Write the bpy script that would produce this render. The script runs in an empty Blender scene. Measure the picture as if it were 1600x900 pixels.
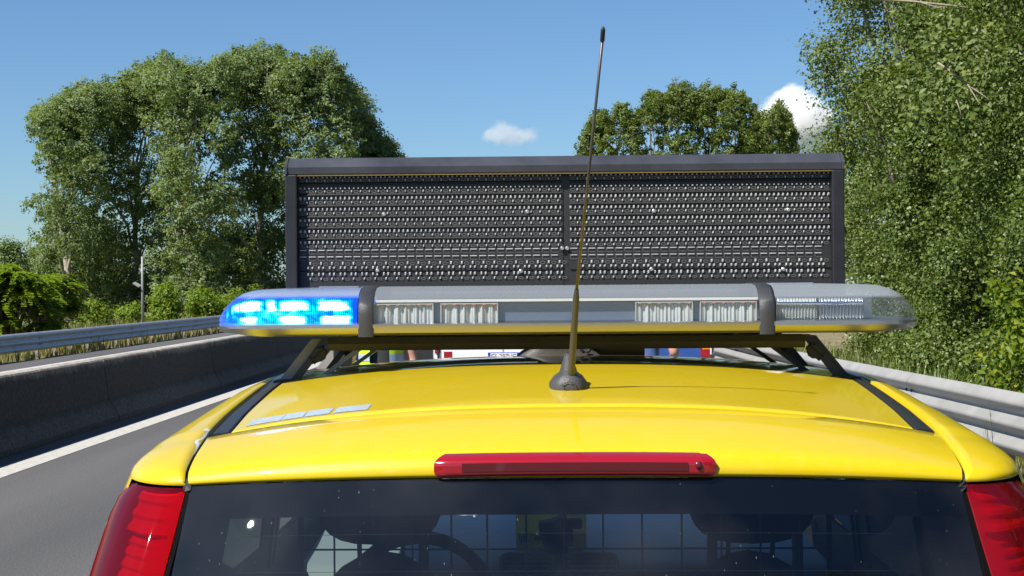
import bpy, bmesh, math, random
import numpy as np
from math import sin, cos, pi, radians, sqrt, atan2
from mathutils import Vector, Matrix

# ------------------------------------------------------------------ camera, sky, sun, exposure
SC = bpy.context.scene
COL = SC.collection
FPX, VPX, HOR, CAMZ = 2372.0, 858.0, 447.0, 1.72
YAW = math.atan((VPX - 800.0) / FPX)
ROLL = radians(0.45)
_R = Vector((cos(YAW), sin(YAW), 0)); _F = Vector((-sin(YAW), cos(YAW), 0)); _U = Vector((0, 0, 1))
CR = _R * cos(ROLL) - _U * sin(ROLL)
CU = _U * cos(ROLL) + _R * sin(ROLL)
CAM = Vector((0, 0, CAMZ))
cd = bpy.data.cameras.new('camera'); cam = bpy.data.objects.new('camera', cd); COL.objects.link(cam)
cd.sensor_width = 36.0; cd.lens = 36.0 * FPX / 1600.0
cd.shift_y = -3.4 / 1600.0
cd.clip_start = 0.05; cd.clip_end = 20000
cam.matrix_world = Matrix(((CR.x, CU.x, -_F.x, CAM.x), (CR.y, CU.y, -_F.y, CAM.y), (CR.z, CU.z, -_F.z, CAM.z), (0, 0, 0, 1)))
SC.camera = cam

SUN = Vector((-0.377, -0.33, 0.585)).normalized()
ELEV = math.asin(SUN.z)
world = bpy.data.worlds.new('World'); SC.world = world; world.use_nodes = True
wn = world.node_tree; wn.nodes.clear()
sky = wn.nodes.new('ShaderNodeTexSky'); sky.sky_type = 'NISHITA'; sky.sun_disc = False
sky.sun_elevation = ELEV; sky.sun_rotation = atan2(SUN.x, SUN.y)
sky.altitude = 100; sky.air_density = 1.0; sky.dust_density = 0.3; sky.ozone_density = 2.0
bg = wn.nodes.new('ShaderNodeBackground'); bg.inputs['Strength'].default_value = 0.068
wo = wn.nodes.new('ShaderNodeOutputWorld')
tn = wn.nodes.new('ShaderNodeMixRGB'); tn.blend_type = 'MULTIPLY'; tn.inputs[0].default_value = 1.0; tn.inputs[2].default_value = (0.59, 0.79, 1.0, 1)
wn.links.new(sky.outputs[0], tn.inputs[1]); wn.links.new(tn.outputs[0], bg.inputs[0]); wn.links.new(bg.outputs[0], wo.inputs[0])
sl = bpy.data.lights.new('sun', 'SUN'); sl.energy = 5.0; sl.angle = radians(0.53); sl.color = (1.0, 0.95, 0.87)
so = bpy.data.objects.new('sun', sl); COL.objects.link(so); so.location = (-20, -20, 30)
so.rotation_euler = SUN.to_track_quat('Z', 'Y').to_euler()
SC.view_settings.view_transform = 'Standard'; SC.view_settings.look = 'None'
SC.view_settings.exposure = 0.80; SC.view_settings.gamma = 1.0; SC.view_settings.use_curve_mapping = False
cy = SC.cycles
cy.use_denoising = True; cy.max_bounces = 8; cy.diffuse_bounces = 3; cy.glossy_bounces = 4
cy.transmission_bounces = 6; cy.transparent_max_bounces = 24; cy.caustics_reflective = False; cy.caustics_refractive = False
cy.volume_bounces = 10; cy.volume_step_rate = 2.0; cy.volume_max_steps = 128

def at(px, py, Y):
    """point of the place that a photo pixel shows, on the plane y = Y"""
    d = _F + CR * ((px - 800.0) / FPX) + CU * ((446.6 - py) / FPX)
    return CAM + d * (Y / d.y)

def onz(px, py, z):
    d = _F + CR * ((px - 800.0) / FPX) + CU * ((446.6 - py) / FPX)
    return CAM + d * ((z - CAMZ) / d.z)

# ------------------------------------------------------------------ materials
def nt(name):
    m = bpy.data.materials.new(name); m.use_nodes = True
    t = m.node_tree; t.nodes.clear()
    o = t.nodes.new('ShaderNodeOutputMaterial')
    return m, t, o

def N(t, typ, **kw):
    n = t.nodes.new(typ)
    for k, v in kw.items():
        if k in n.inputs: n.inputs[k].default_value = v
        else: setattr(n, k, v)
    return n

def c4(c): return (c[0], c[1], c[2], 1.0)

def pm(name, col, rough=0.5, metal=0.0, coat=0.0, var=0.0, vscale=8.0, bump=0.0, bscale=60.0, col2=None, spec=0.5, rvar=0.0, emit=None, estr=0.0, coatr=0.03):
    m, t, o = nt(name)
    p = N(t, 'ShaderNodeBsdfPrincipled')
    p.inputs['Base Color'].default_value = c4(col); p.inputs['Roughness'].default_value = rough
    p.inputs['Metallic'].default_value = metal; p.inputs['Coat Weight'].default_value = coat
    p.inputs['Coat Roughness'].default_value = coatr
    p.inputs['Specular IOR Level'].default_value = spec
    if emit: p.inputs['Emission Color'].default_value = c4(emit); p.inputs['Emission Strength'].default_value = estr
    tc = N(t, 'ShaderNodeTexCoord')
    if var > 0 or col2 or rvar > 0:
        ns = N(t, 'ShaderNodeTexNoise'); ns.inputs['Scale'].default_value = vscale; ns.inputs['Detail'].default_value = 6
        ns.inputs['Roughness'].default_value = 0.62
        t.links.new(tc.outputs['Object'], ns.inputs['Vector'])
        if var > 0 or col2:
            r = N(t, 'ShaderNodeValToRGB')
            a = col; b = col2 or tuple(min(1, c * (1 + var)) for c in col)
            a = a if col2 else tuple(c * (1 - var) for c in col)
            r.color_ramp.elements[0].position = 0.32; r.color_ramp.elements[0].color = c4(a)
            r.color_ramp.elements[1].position = 0.68; r.color_ramp.elements[1].color = c4(b)
            t.links.new(ns.outputs[0], r.inputs[0]); t.links.new(r.outputs[0], p.inputs['Base Color'])
        if rvar > 0:
            mr = N(t, 'ShaderNodeMapRange'); mr.inputs['To Min'].default_value = max(0, rough - rvar); mr.inputs['To Max'].default_value = rough + rvar
            t.links.new(ns.outputs[0], mr.inputs[0]); t.links.new(mr.outputs[0], p.inputs['Roughness'])
    if bump > 0:
        nb = N(t, 'ShaderNodeTexNoise'); nb.inputs['Scale'].default_value = bscale; nb.inputs['Detail'].default_value = 5
        t.links.new(tc.outputs['Object'], nb.inputs['Vector'])
        bp = N(t, 'ShaderNodeBump'); bp.inputs['Strength'].default_value = bump; bp.inputs['Distance'].default_value = 0.01
        t.links.new(nb.outputs[0], bp.inputs['Height']); t.links.new(bp.outputs[0], p.inputs['Normal'])
    t.links.new(p.outputs[0], o.inputs[0])
    return m

def pane_fresnel(t, ior):
    """reflectance of a thin pane, the same from either side"""
    fr = N(t, 'ShaderNodeFresnel'); ge = N(t, 'ShaderNodeNewGeometry')
    mr = N(t, 'ShaderNodeMapRange'); mr.inputs['To Min'].default_value = ior; mr.inputs['To Max'].default_value = 1.0 / ior
    t.links.new(ge.outputs['Backfacing'], mr.inputs[0]); t.links.new(mr.outputs[0], fr.inputs['IOR']); return fr

def glassm(name, tint, ior=1.5, rough=0.0, dirt=0.0, ribs=0.0, haze=None, hz=0.0, top_haze=0.0):
    """thin pane: Fresnel reflection over tinted see-through, optional dust and ribs"""
    m, t, o = nt(name)
    tr = N(t, 'ShaderNodeBsdfTransparent'); tr.inputs[0].default_value = c4(tint)
    gl = N(t, 'ShaderNodeBsdfGlossy'); gl.inputs['Roughness'].default_value = rough
    fr = pane_fresnel(t, ior)
    mx = N(t, 'ShaderNodeMixShader')
    t.links.new(fr.outputs[0], mx.inputs[0]); t.links.new(tr.outputs[0], mx.inputs[1]); t.links.new(gl.outputs[0], mx.inputs[2])
    last = mx
    tc = N(t, 'ShaderNodeTexCoord')
    if ribs > 0:
        wv = N(t, 'ShaderNodeTexWave', wave_type='BANDS', bands_direction='X'); wv.inputs['Scale'].default_value = ribs
        t.links.new(tc.outputs['Object'], wv.inputs['Vector'])
        bp = N(t, 'ShaderNodeBump'); bp.inputs['Strength'].default_value = 0.6; bp.inputs['Distance'].default_value = 0.002
        t.links.new(wv.outputs[0], bp.inputs['Height']); t.links.new(bp.outputs[0], gl.inputs['Normal']); t.links.new(bp.outputs[0], fr.inputs['Normal'])
    if haze:
        df = N(t, 'ShaderNodeBsdfDiffuse'); df.inputs[0].default_value = c4(haze)
        m2 = N(t, 'ShaderNodeMixShader'); m2.inputs[0].default_value = hz
        t.links.new(last.outputs[0], m2.inputs[1]); t.links.new(df.outputs[0], m2.inputs[2]); last = m2
        if top_haze > 0:      # more diffuse haze mixed in towards the top of the lens
            sx = N(t, 'ShaderNodeSeparateXYZ'); t.links.new(tc.outputs['Object'], sx.inputs[0])
            fz_ = N(t, 'ShaderNodeMapRange'); fz_.inputs['From Min'].default_value = 0.071; fz_.inputs['From Max'].default_value = 0.077
            fz_.inputs['To Min'].default_value = hz; fz_.inputs['To Max'].default_value = top_haze
            t.links.new(sx.outputs[2], fz_.inputs[0]); t.links.new(fz_.outputs[0], m2.inputs[0])
    if dirt > 0:
        df = N(t, 'ShaderNodeBsdfDiffuse'); df.inputs[0].default_value = (0.5, 0.5, 0.48, 1)
        v = N(t, 'ShaderNodeTexVoronoi'); v.inputs['Scale'].default_value = 95; v.inputs['Randomness'].default_value = 1
        vm = N(t, 'ShaderNodeMapping'); vm.inputs['Scale'].default_value = (1.0, 0.6, 0.5); vm.inputs['Rotation'].default_value = (0.2, 0.5, 0.3); t.links.new(tc.outputs['Object'], vm.inputs[0])
        t.links.new(vm.outputs[0], v.inputs['Vector'])
        n2 = N(t, 'ShaderNodeTexNoise'); n2.inputs['Scale'].default_value = 9; t.links.new(tc.outputs['Object'], n2.inputs['Vector'])
        th = N(t, 'ShaderNodeMapRange'); th.inputs['From Min'].default_value = 0.42; th.inputs['From Max'].default_value = 0.75
        th.inputs['To Min'].default_value = 0.0; th.inputs['To Max'].default_value = 0.13
        t.links.new(n2.outputs[0], th.inputs[0])
        lt = N(t, 'ShaderNodeMath', operation='LESS_THAN'); t.links.new(v.outputs['Distance'], lt.inputs[0]); t.links.new(th.outputs[0], lt.inputs[1])
        n3 = N(t, 'ShaderNodeTexNoise'); n3.inputs['Scale'].default_value = 5; n3.inputs['Detail'].default_value = 8; t.links.new(tc.outputs['Object'], n3.inputs['Vector'])
        m3 = N(t, 'ShaderNodeMapRange'); m3.inputs['From Min'].default_value = 0.4; m3.inputs['From Max'].default_value = 0.8; m3.inputs['To Max'].default_value = 0.03
        t.links.new(n3.outputs[0], m3.inputs[0])
        sc_ = N(t, 'ShaderNodeMath', operation='MULTIPLY'); sc_.inputs[1].default_value = dirt; t.links.new(lt.outputs[0], sc_.inputs[0])
        ad = N(t, 'ShaderNodeMath', operation='ADD'); t.links.new(sc_.outputs[0], ad.inputs[0]); t.links.new(m3.outputs[0], ad.inputs[1])
        m4 = N(t, 'ShaderNodeMixShader'); t.links.new(ad.outputs[0], m4.inputs[0]); t.links.new(last.outputs[0], m4.inputs[1]); t.links.new(df.outputs[0], m4.inputs[2]); last = m4
    t.links.new(last.outputs[0], o.inputs[0])
    return m

def leafm(name, a, b, c, trans=0.35, rough=0.5):
    """leaf: three natural tints picked leaf by leaf, with light shining through"""
    m, t, o = nt(name)
    at_ = N(t, 'ShaderNodeAttribute', attribute_name='tint', attribute_type='GEOMETRY')
    r = N(t, 'ShaderNodeValToRGB'); e = r.color_ramp.elements
    e[0].position = 0.0; e[0].color = c4(a); e[1].position = 1.0; e[1].color = c4(c); k = e.new(0.55); k.color = c4(b)
    t.links.new(at_.outputs['Fac'], r.inputs[0])
    p = N(t, 'ShaderNodeBsdfPrincipled'); p.inputs['Roughness'].default_value = rough; p.inputs['Specular IOR Level'].default_value = 0.35
    t.links.new(r.outputs[0], p.inputs['Base Color'])
    tl = N(t, 'ShaderNodeBsdfTranslucent')
    br = N(t, 'ShaderNodeMixRGB', blend_type='MULTIPLY'); br.inputs[0].default_value = 1.0; br.inputs[2].default_value = (1.25, 1.25, 0.5, 1)
    t.links.new(r.outputs[0], br.inputs[1]); t.links.new(br.outputs[0], tl.inputs[0])
    mx = N(t, 'ShaderNodeMixShader'); mx.inputs[0].default_value = trans
    t.links.new(p.outputs[0], mx.inputs[1]); t.links.new(tl.outputs[0], mx.inputs[2]); t.links.new(mx.outputs[0], o.inputs[0])
    return m

M = {}
def paint(name, col):
    m, t, o = nt(name)
    p = N(t, 'ShaderNodeBsdfPrincipled'); p.inputs['Base Color'].default_value = c4(col)
    p.inputs['Roughness'].default_value = 0.42; p.inputs['Coat Weight'].default_value = 0.75; p.inputs['Coat Roughness'].default_value = 0.025
    p.inputs['Coat IOR'].default_value = 1.45; p.inputs['Specular IOR Level'].default_value = 0.2
    tc = N(t, 'ShaderNodeTexCoord')
    nb = N(t, 'ShaderNodeTexNoise'); nb.inputs['Scale'].default_value = 260; nb.inputs['Detail'].default_value = 2
    t.links.new(tc.outputs['Object'], nb.inputs['Vector'])
    bp = N(t, 'ShaderNodeBump'); bp.inputs['Strength'].default_value = 0.02; bp.inputs['Distance'].default_value = 0.001
    t.links.new(nb.outputs[0], bp.inputs['Height']); t.links.new(bp.outputs[0], p.inputs['Coat Normal'])
    # thin road dust and fine scratches
    n2 = N(t, 'ShaderNodeTexNoise'); n2.inputs['Scale'].default_value = 30; n2.inputs['Detail'].default_value = 10; n2.inputs['Roughness'].default_value = 0.78
    t.links.new(tc.outputs['Object'], n2.inputs['Vector'])
    mr = N(t, 'ShaderNodeMapRange'); mr.inputs['From Min'].default_value = 0.45; mr.inputs['From Max'].default_value = 0.8; mr.inputs['To Max'].default_value = 0.08
    t.links.new(n2.outputs[0], mr.inputs[0])
    mp = N(t, 'ShaderNodeMapping'); mp.inputs['Scale'].default_value = (9, 55, 20); t.links.new(tc.outputs['Object'], mp.inputs[0])
    v = N(t, 'ShaderNodeTexNoise'); v.inputs['Scale'].default_value = 3.0; v.inputs['Detail'].default_value = 4; t.links.new(mp.outputs[0], v.inputs['Vector'])
    m3 = N(t, 'ShaderNodeMapRange'); m3.inputs['From Min'].default_value = 0.69; m3.inputs['From Max'].default_value = 0.74; m3.inputs['To Max'].default_value = 0.10
    t.links.new(v.outputs[0], m3.inputs[0])
    ad = N(t, 'ShaderNodeMath', operation='ADD'); t.links.new(mr.outputs[0], ad.inputs[0]); t.links.new(m3.outputs[0], ad.inputs[1])
    mx = N(t, 'ShaderNodeMixRGB'); mx.inputs[1].default_value = c4(col); mx.inputs[2].default_value = (0.72, 0.64, 0.32, 1)
    t.links.new(ad.outputs[0], mx.inputs[0]); t.links.new(mx.outputs[0], p.inputs['Base Color'])
    t.links.new(p.outputs[0], o.inputs[0])
    return m
M['yellow'] = paint('yellow_paint', (0.57, 0.418, 0.002))
M['white'] = pm('white_paint', (0.78, 0.78, 0.77), 0.35, coat=0.8)
M['blue'] = pm('blue_paint', (0.02, 0.07, 0.28), 0.35, coat=0.9)
M['black_gloss'] = pm('black_gloss', (0.012, 0.012, 0.013), 0.08, coat=0.6)
M['black_trim'] = pm('black_trim', (0.018, 0.018, 0.02), 0.38, bump=0.15, bscale=400, var=0.2)
M['black_rubber'] = pm('black_rubber', (0.012, 0.012, 0.012), 0.6)
M['grey_plastic'] = pm('grey_plastic', (0.055, 0.055, 0.06), 0.5, bump=0.2, bscale=300, var=0.2, vscale=20)
M['dark_frame'] = pm('dark_frame', (0.013, 0.013, 0.016), 0.42, var=0.35, vscale=10, rvar=0.1, bump=0.05, bscale=200)
M['matrix_black'] = pm('matrix_black', (0.019, 0.018, 0.018), 0.55)
M['frit'] = pm('ceramic_frit', (0.002, 0.002, 0.003), 0.9, spec=0.1)
M['led_clear'] = pm('led_clear', (0.44, 0.435, 0.42), 0.3, coat=0.4, var=0.25, vscale=90)
M['hood_sky_lit'] = pm('hood_sky_lit', (0.04, 0.043, 0.054), 0.4, var=0.3, vscale=9, rvar=0.1, bump=0.05, bscale=200)  # frame material lifted blue-grey: sky light on the hood put into colour
M['led_ring'] = pm('led_ring', (0.13, 0.128, 0.12), 0.4)
M['screw'] = pm('screw', (0.7, 0.68, 0.62), 0.3, metal=0.9)
M['alu'] = pm('aluminium', (0.36, 0.36, 0.37), 0.42, metal=1.0, rvar=0.08, vscale=30)
M['alu_brushed'] = pm('alu_brushed', (0.42, 0.44, 0.48), 0.35, metal=0.9)
M['chrome'] = pm('chrome', (0.85, 0.85, 0.86), 0.12, metal=1.0)
M['reflector'] = pm('reflector', (0.60, 0.60, 0.57), 0.35, metal=0.35)
M['clamp'] = pm('clamp_grey', (0.028, 0.029, 0.034), 0.55, bump=0.1, bscale=300)
M['lens_clear'] = glassm('lens_clear', (0.90, 0.93, 0.95), 1.5, 0.04, ribs=0, haze=(0.40, 0.45, 0.50), hz=0.05, top_haze=0.30)
M['lens_ribbed'] = glassm('lens_ribbed', (0.88, 0.92, 0.94), 1.5, 0.05, ribs=190, haze=(0.40, 0.45, 0.50), hz=0.07, top_haze=0.36)
M['galv'] = pm('galvanised_steel', (0.42, 0.43, 0.44), 0.48, metal=0.55, var=0.14, vscale=3.0, rvar=0.1)
M['galv_pale'] = pm('galvanised_pale', (0.29, 0.285, 0.27), 0.55, metal=0.1, var=0.10, vscale=4.0, rvar=0.1)
M['skin'] = pm('skin', (0.55, 0.29, 0.21), 0.5)
M['hair'] = pm('hair', (0.03, 0.02, 0.015), 0.6)
M['hivis'] = pm('hivis_yellow', (0.55, 0.85, 0.02), 0.6)
M['retro'] = pm('reflective_band', (0.35, 0.45, 0.62), 0.4)
M['navy'] = pm('navy_cloth', (0.035, 0.055, 0.13), 0.8, bump=0.2, bscale=200)
M['blue_shirt'] = pm('blue_shirt', (0.07, 0.12, 0.30), 0.8, bump=0.2, bscale=120)
M['charcoal'] = pm('charcoal_cloth', (0.03, 0.034, 0.036), 0.85, bump=0.2, bscale=200)
M['khaki'] = pm('khaki_cloth', (0.16, 0.13, 0.07), 0.85)
M['shoe'] = pm('shoe_leather', (0.02, 0.018, 0.016), 0.5)
M['eye'] = pm('eye', (0.05, 0.03, 0.02), 0.2)
M['int_dark'] = pm('interior_dark', (0.016, 0.017, 0.019), 0.8)
M['int_grey'] = pm('interior_grey', (0.34, 0.36, 0.36), 0.7)
M['dash'] = pm('dash_grey', (0.62, 0.65, 0.64), 0.75)
M['seat'] = pm('seat_fabric', (0.014, 0.015, 0.018), 0.9, bump=0.3, bscale=300)
M['wire'] = pm('cage_wire', (0.015, 0.015, 0.016), 0.4)
M['rear_glass'] = glassm('rear_glass', (0.60, 0.67, 0.70), 1.72, 0.004, dirt=0.13)
M['darkened_glass'] = glassm('darkened_glass', (0.05, 0.055, 0.06), 1.06)  # rear side panes darkened to keep the bright road view out
M['side_glass'] = glassm('side_glass', (0.26, 0.30, 0.29), 1.3)  # tint deepened to cut the sun on the dashboard
M['screen_glass'] = glassm('screen_glass', (0.92, 0.95, 0.93), 1.4)
M['red_lens'] = glassm('red_lens', (0.85, 0.02, 0.03), 1.45, 0.02, haze=(0.22, 0.004, 0.012), hz=0.30)
M['red_reflector'] = pm('red_reflector', (0.62, 0.04, 0.045), 0.3, metal=0.3)
M['red_glow_plate'] = pm('red_plate', (0.50, 0.16, 0.15), 0.5)
M['red_solid'] = pm('red_lens_solid', (0.28, 0.003, 0.010), 0.22, coat=1.0)
M['red_dark'] = pm('red_inner', (0.085, 0.003, 0.006), 0.2, coat=0.6)
M['tyre'] = pm('tyre_rubber', (0.015, 0.015, 0.015), 0.85, bump=0.3, bscale=90)
M['rim'] = pm('steel_rim', (0.35, 0.35, 0.36), 0.35, metal=0.8)
M['amber'] = pm('amber_lens', (0.7, 0.22, 0.01), 0.2, coat=0.6)
M['plate_white'] = pm('plate_white', (0.75, 0.75, 0.75), 0.4)
M['plate_blue'] = pm('plate_blue', (0.01, 0.05, 0.42), 0.4)
M['ink'] = pm('ink_black', (0.01, 0.01, 0.01), 0.5)
M['paper_khaki'] = pm('paper_khaki', (0.42, 0.38, 0.14), 0.8, var=0.12, vscale=12)
M['paper_yellow'] = pm('paper_yellow', (0.80, 0.66, 0.04), 0.7)
M['paper_white'] = pm('paper_white', (0.72, 0.72, 0.70), 0.7)
def paperm(name, col):
    m, t, o = nt(name); d = N(t, 'ShaderNodeBsdfDiffuse'); d.inputs[0].default_value = c4(col); l = N(t, 'ShaderNodeBsdfTranslucent'); l.inputs[0].default_value = c4(col)
    x = N(t, 'ShaderNodeMixShader'); x.inputs[0].default_value = 0.75; t.links.new(d.outputs[0], x.inputs[1]); t.links.new(l.outputs[0], x.inputs[2]); t.links.new(x.outputs[0], o.inputs[0]); return m
M['paper_khaki'] = paperm('paper_khaki_thin', (0.75, 0.69, 0.26)); M['paper_yellow'] = paperm('paper_yellow_thin', (0.85, 0.72, 0.03))
M['bark'] = pm('bark', (0.16, 0.13, 0.10), 0.9, var=0.4, vscale=4, bump=0.5, bscale=14)
M['bark_pale'] = pm('bark_pale', (0.34, 0.31, 0.26), 0.9, var=0.35, vscale=2.5, bump=0.4, bscale=10)
M['twig'] = pm('dead_wood', (0.26, 0.22, 0.16), 0.85, var=0.2, vscale=20)
M['pole'] = pm('pole_grey', (0.26, 0.27, 0.27), 0.55, metal=0.1, var=0.1)
M['leaf_poplar'] = leafm('leaf_poplar', (0.11, 0.17, 0.055), (0.175, 0.24, 0.088), (0.26, 0.31, 0.15), 0.42)
M['leaf_poplar_b'] = leafm('leaf_poplar_b', (0.085, 0.13, 0.026), (0.14, 0.19, 0.042), (0.215, 0.25, 0.075), 0.40)
M['leaf_ivy'] = leafm('leaf_ivy', (0.066, 0.105, 0.02), (0.115, 0.165, 0.034), (0.18, 0.22, 0.06), 0.34, 0.40)
M['leaf_bright'] = leafm('leaf_bright', (0.09, 0.16, 0.012), (0.16, 0.23, 0.018), (0.28, 0.30, 0.03), 0.45)
M['leaf_sumac'] = leafm('leaf_sumac', (0.12, 0.20, 0.016), (0.18, 0.27, 0.022), (0.27, 0.33, 0.04), 0.48)
M['leaf_dry'] = leafm('leaf_dry', (0.17, 0.16, 0.05), (0.28, 0.24, 0.09), (0.40, 0.33, 0.15), 0.3)
M['leaf_grass'] = leafm('leaf_grass', (0.07, 0.11, 0.02), (0.15, 0.17, 0.035), (0.30, 0.27, 0.08), 0.35)
M['retro_film'] = None

# asphalt, concrete, ground
def asphalt(name, a, b):
    m, t, o = nt(name)
    p = N(t, 'ShaderNodeBsdfPrincipled'); p.inputs['Roughness'].default_value = 0.85
    tc = N(t, 'ShaderNodeTexCoord')
    n1 = N(t, 'ShaderNodeTexNoise'); n1.inputs['Scale'].default_value = 75; n1.inputs['Detail'].default_value = 4; n1.inputs['Roughness'].default_value = 0.7
    n2 = N(t, 'ShaderNodeTexNoise'); n2.inputs['Scale'].default_value = 0.5; n2.inputs['Detail'].default_value = 6
    mp = N(t, 'ShaderNodeMapping'); mp.inputs['Scale'].default_value = (1.6, 0.12, 1)
    for n in (n1,): t.links.new(tc.outputs['Object'], n.inputs['Vector'])
    t.links.new(tc.outputs['Object'], mp.inputs[0]); t.links.new(mp.outputs[0], n2.inputs['Vector'])
    r = N(t, 'ShaderNodeValToRGB'); r.color_ramp.elements[0].position = 0.40; r.color_ramp.elements[1].position = 0.62
    r.color_ramp.elements[0].color = c4(a); r.color_ramp.elements[1].color = c4(b)
    t.links.new(n1.outputs[0], r.inputs[0])
    mr = N(t, 'ShaderNodeMapRange'); mr.inputs['From Min'].default_value = 0.3; mr.inputs['From Max'].default_value = 0.7; mr.inputs['To Min'].default_value = 0.74; mr.inputs['To Max'].default_value = 1.22
    t.links.new(n2.outputs[0], mr.inputs[0])
    mu = N(t, 'ShaderNodeMixRGB', blend_type='MULTIPLY'); mu.inputs[0].default_value = 1.0
    t.links.new(r.outputs[0], mu.inputs[1]); t.links.new(mr.outputs[0], mu.inputs[2]); t.links.new(mu.outputs[0], p.inputs['Base Color'])
    bp = N(t, 'ShaderNodeBump'); bp.inputs['Strength'].default_value = 0.5; bp.inputs['Distance'].default_value = 0.006
    t.links.new(n1.outputs[0], bp.inputs['Height']); t.links.new(bp.outputs[0], p.inputs['Normal'])
    t.links.new(p.outputs[0], o.inputs[0]); return m
M['asphalt'] = asphalt('asphalt', (0.046, 0.046, 0.048), (0.115, 0.113, 0.112))
M['line'] = pm('road_paint', (0.40, 0.39, 0.36), 0.75, var=0.2, vscale=14, bump=0.3, bscale=70)
def concrete():
    m, t, o = nt('stained_concrete')
    p = N(t, 'ShaderNodeBsdfPrincipled'); p.inputs['Roughness'].default_value = 0.9
    tc = N(t, 'ShaderNodeTexCoord'); mp = N(t, 'ShaderNodeMapping'); mp.inputs['Scale'].default_value = (3, 2.2, 0.5)
    t.links.new(tc.outputs['Object'], mp.inputs[0])
    n = N(t, 'ShaderNodeTexNoise'); n.inputs['Scale'].default_value = 1.5; n.inputs['Detail'].default_value = 9; n.inputs['Roughness'].default_value = 0.68
    t.links.new(mp.outputs[0], n.inputs['Vector'])
    # dark sides, slightly paler foot and palest top edge, set by height
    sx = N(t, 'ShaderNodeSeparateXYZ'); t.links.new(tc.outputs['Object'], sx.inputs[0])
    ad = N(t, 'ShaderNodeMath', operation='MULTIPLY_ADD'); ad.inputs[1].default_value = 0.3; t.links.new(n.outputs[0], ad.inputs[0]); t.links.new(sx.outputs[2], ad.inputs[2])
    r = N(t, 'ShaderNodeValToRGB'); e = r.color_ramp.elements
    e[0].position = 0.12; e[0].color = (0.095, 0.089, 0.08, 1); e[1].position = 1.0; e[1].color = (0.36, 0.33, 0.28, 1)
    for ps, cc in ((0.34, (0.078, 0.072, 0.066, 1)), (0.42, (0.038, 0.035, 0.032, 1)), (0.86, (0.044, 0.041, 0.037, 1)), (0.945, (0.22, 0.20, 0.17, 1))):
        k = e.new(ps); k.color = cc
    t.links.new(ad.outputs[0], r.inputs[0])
    n4 = N(t, 'ShaderNodeTexNoise'); n4.inputs['Scale'].default_value = 26; n4.inputs['Detail'].default_value = 6; t.links.new(tc.outputs['Object'], n4.inputs['Vector'])
    mr = N(t, 'ShaderNodeMapRange'); mr.inputs['From Min'].default_value = 0.3; mr.inputs['From Max'].default_value = 0.7; mr.inputs['To Min'].default_value = 0.5; mr.inputs['To Max'].default_value = 1.55
    t.links.new(n4.outputs[0], mr.inputs[0])
    mu = N(t, 'ShaderNodeMixRGB', blend_type='MULTIPLY'); mu.inputs[0].default_value = 1.0
    t.links.new(r.outputs[0], mu.inputs[1]); t.links.new(mr.outputs[0], mu.inputs[2]); t.links.new(mu.outputs[0], p.inputs['Base Color'])
    bp = N(t, 'ShaderNodeBump'); bp.inputs['Strength'].default_value = 0.4; bp.inputs['Distance'].default_value = 0.01
    t.links.new(n4.outputs[0], bp.inputs['Height']); t.links.new(bp.outputs[0], p.inputs['Normal'])
    t.links.new(p.outputs[0], o.inputs[0]); return m
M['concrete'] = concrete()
M['soil'] = pm('soil_grass', (0.12, 0.10, 0.05), 0.95, col2=(0.20, 0.17, 0.09), vscale=1.5, bump=0.5, bscale=9)
M['field'] = pm('field_ground', (0.07, 0.08, 0.03), 0.95, col2=(0.14, 0.13, 0.06), vscale=0.15, bump=0.4, bscale=2)

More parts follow.
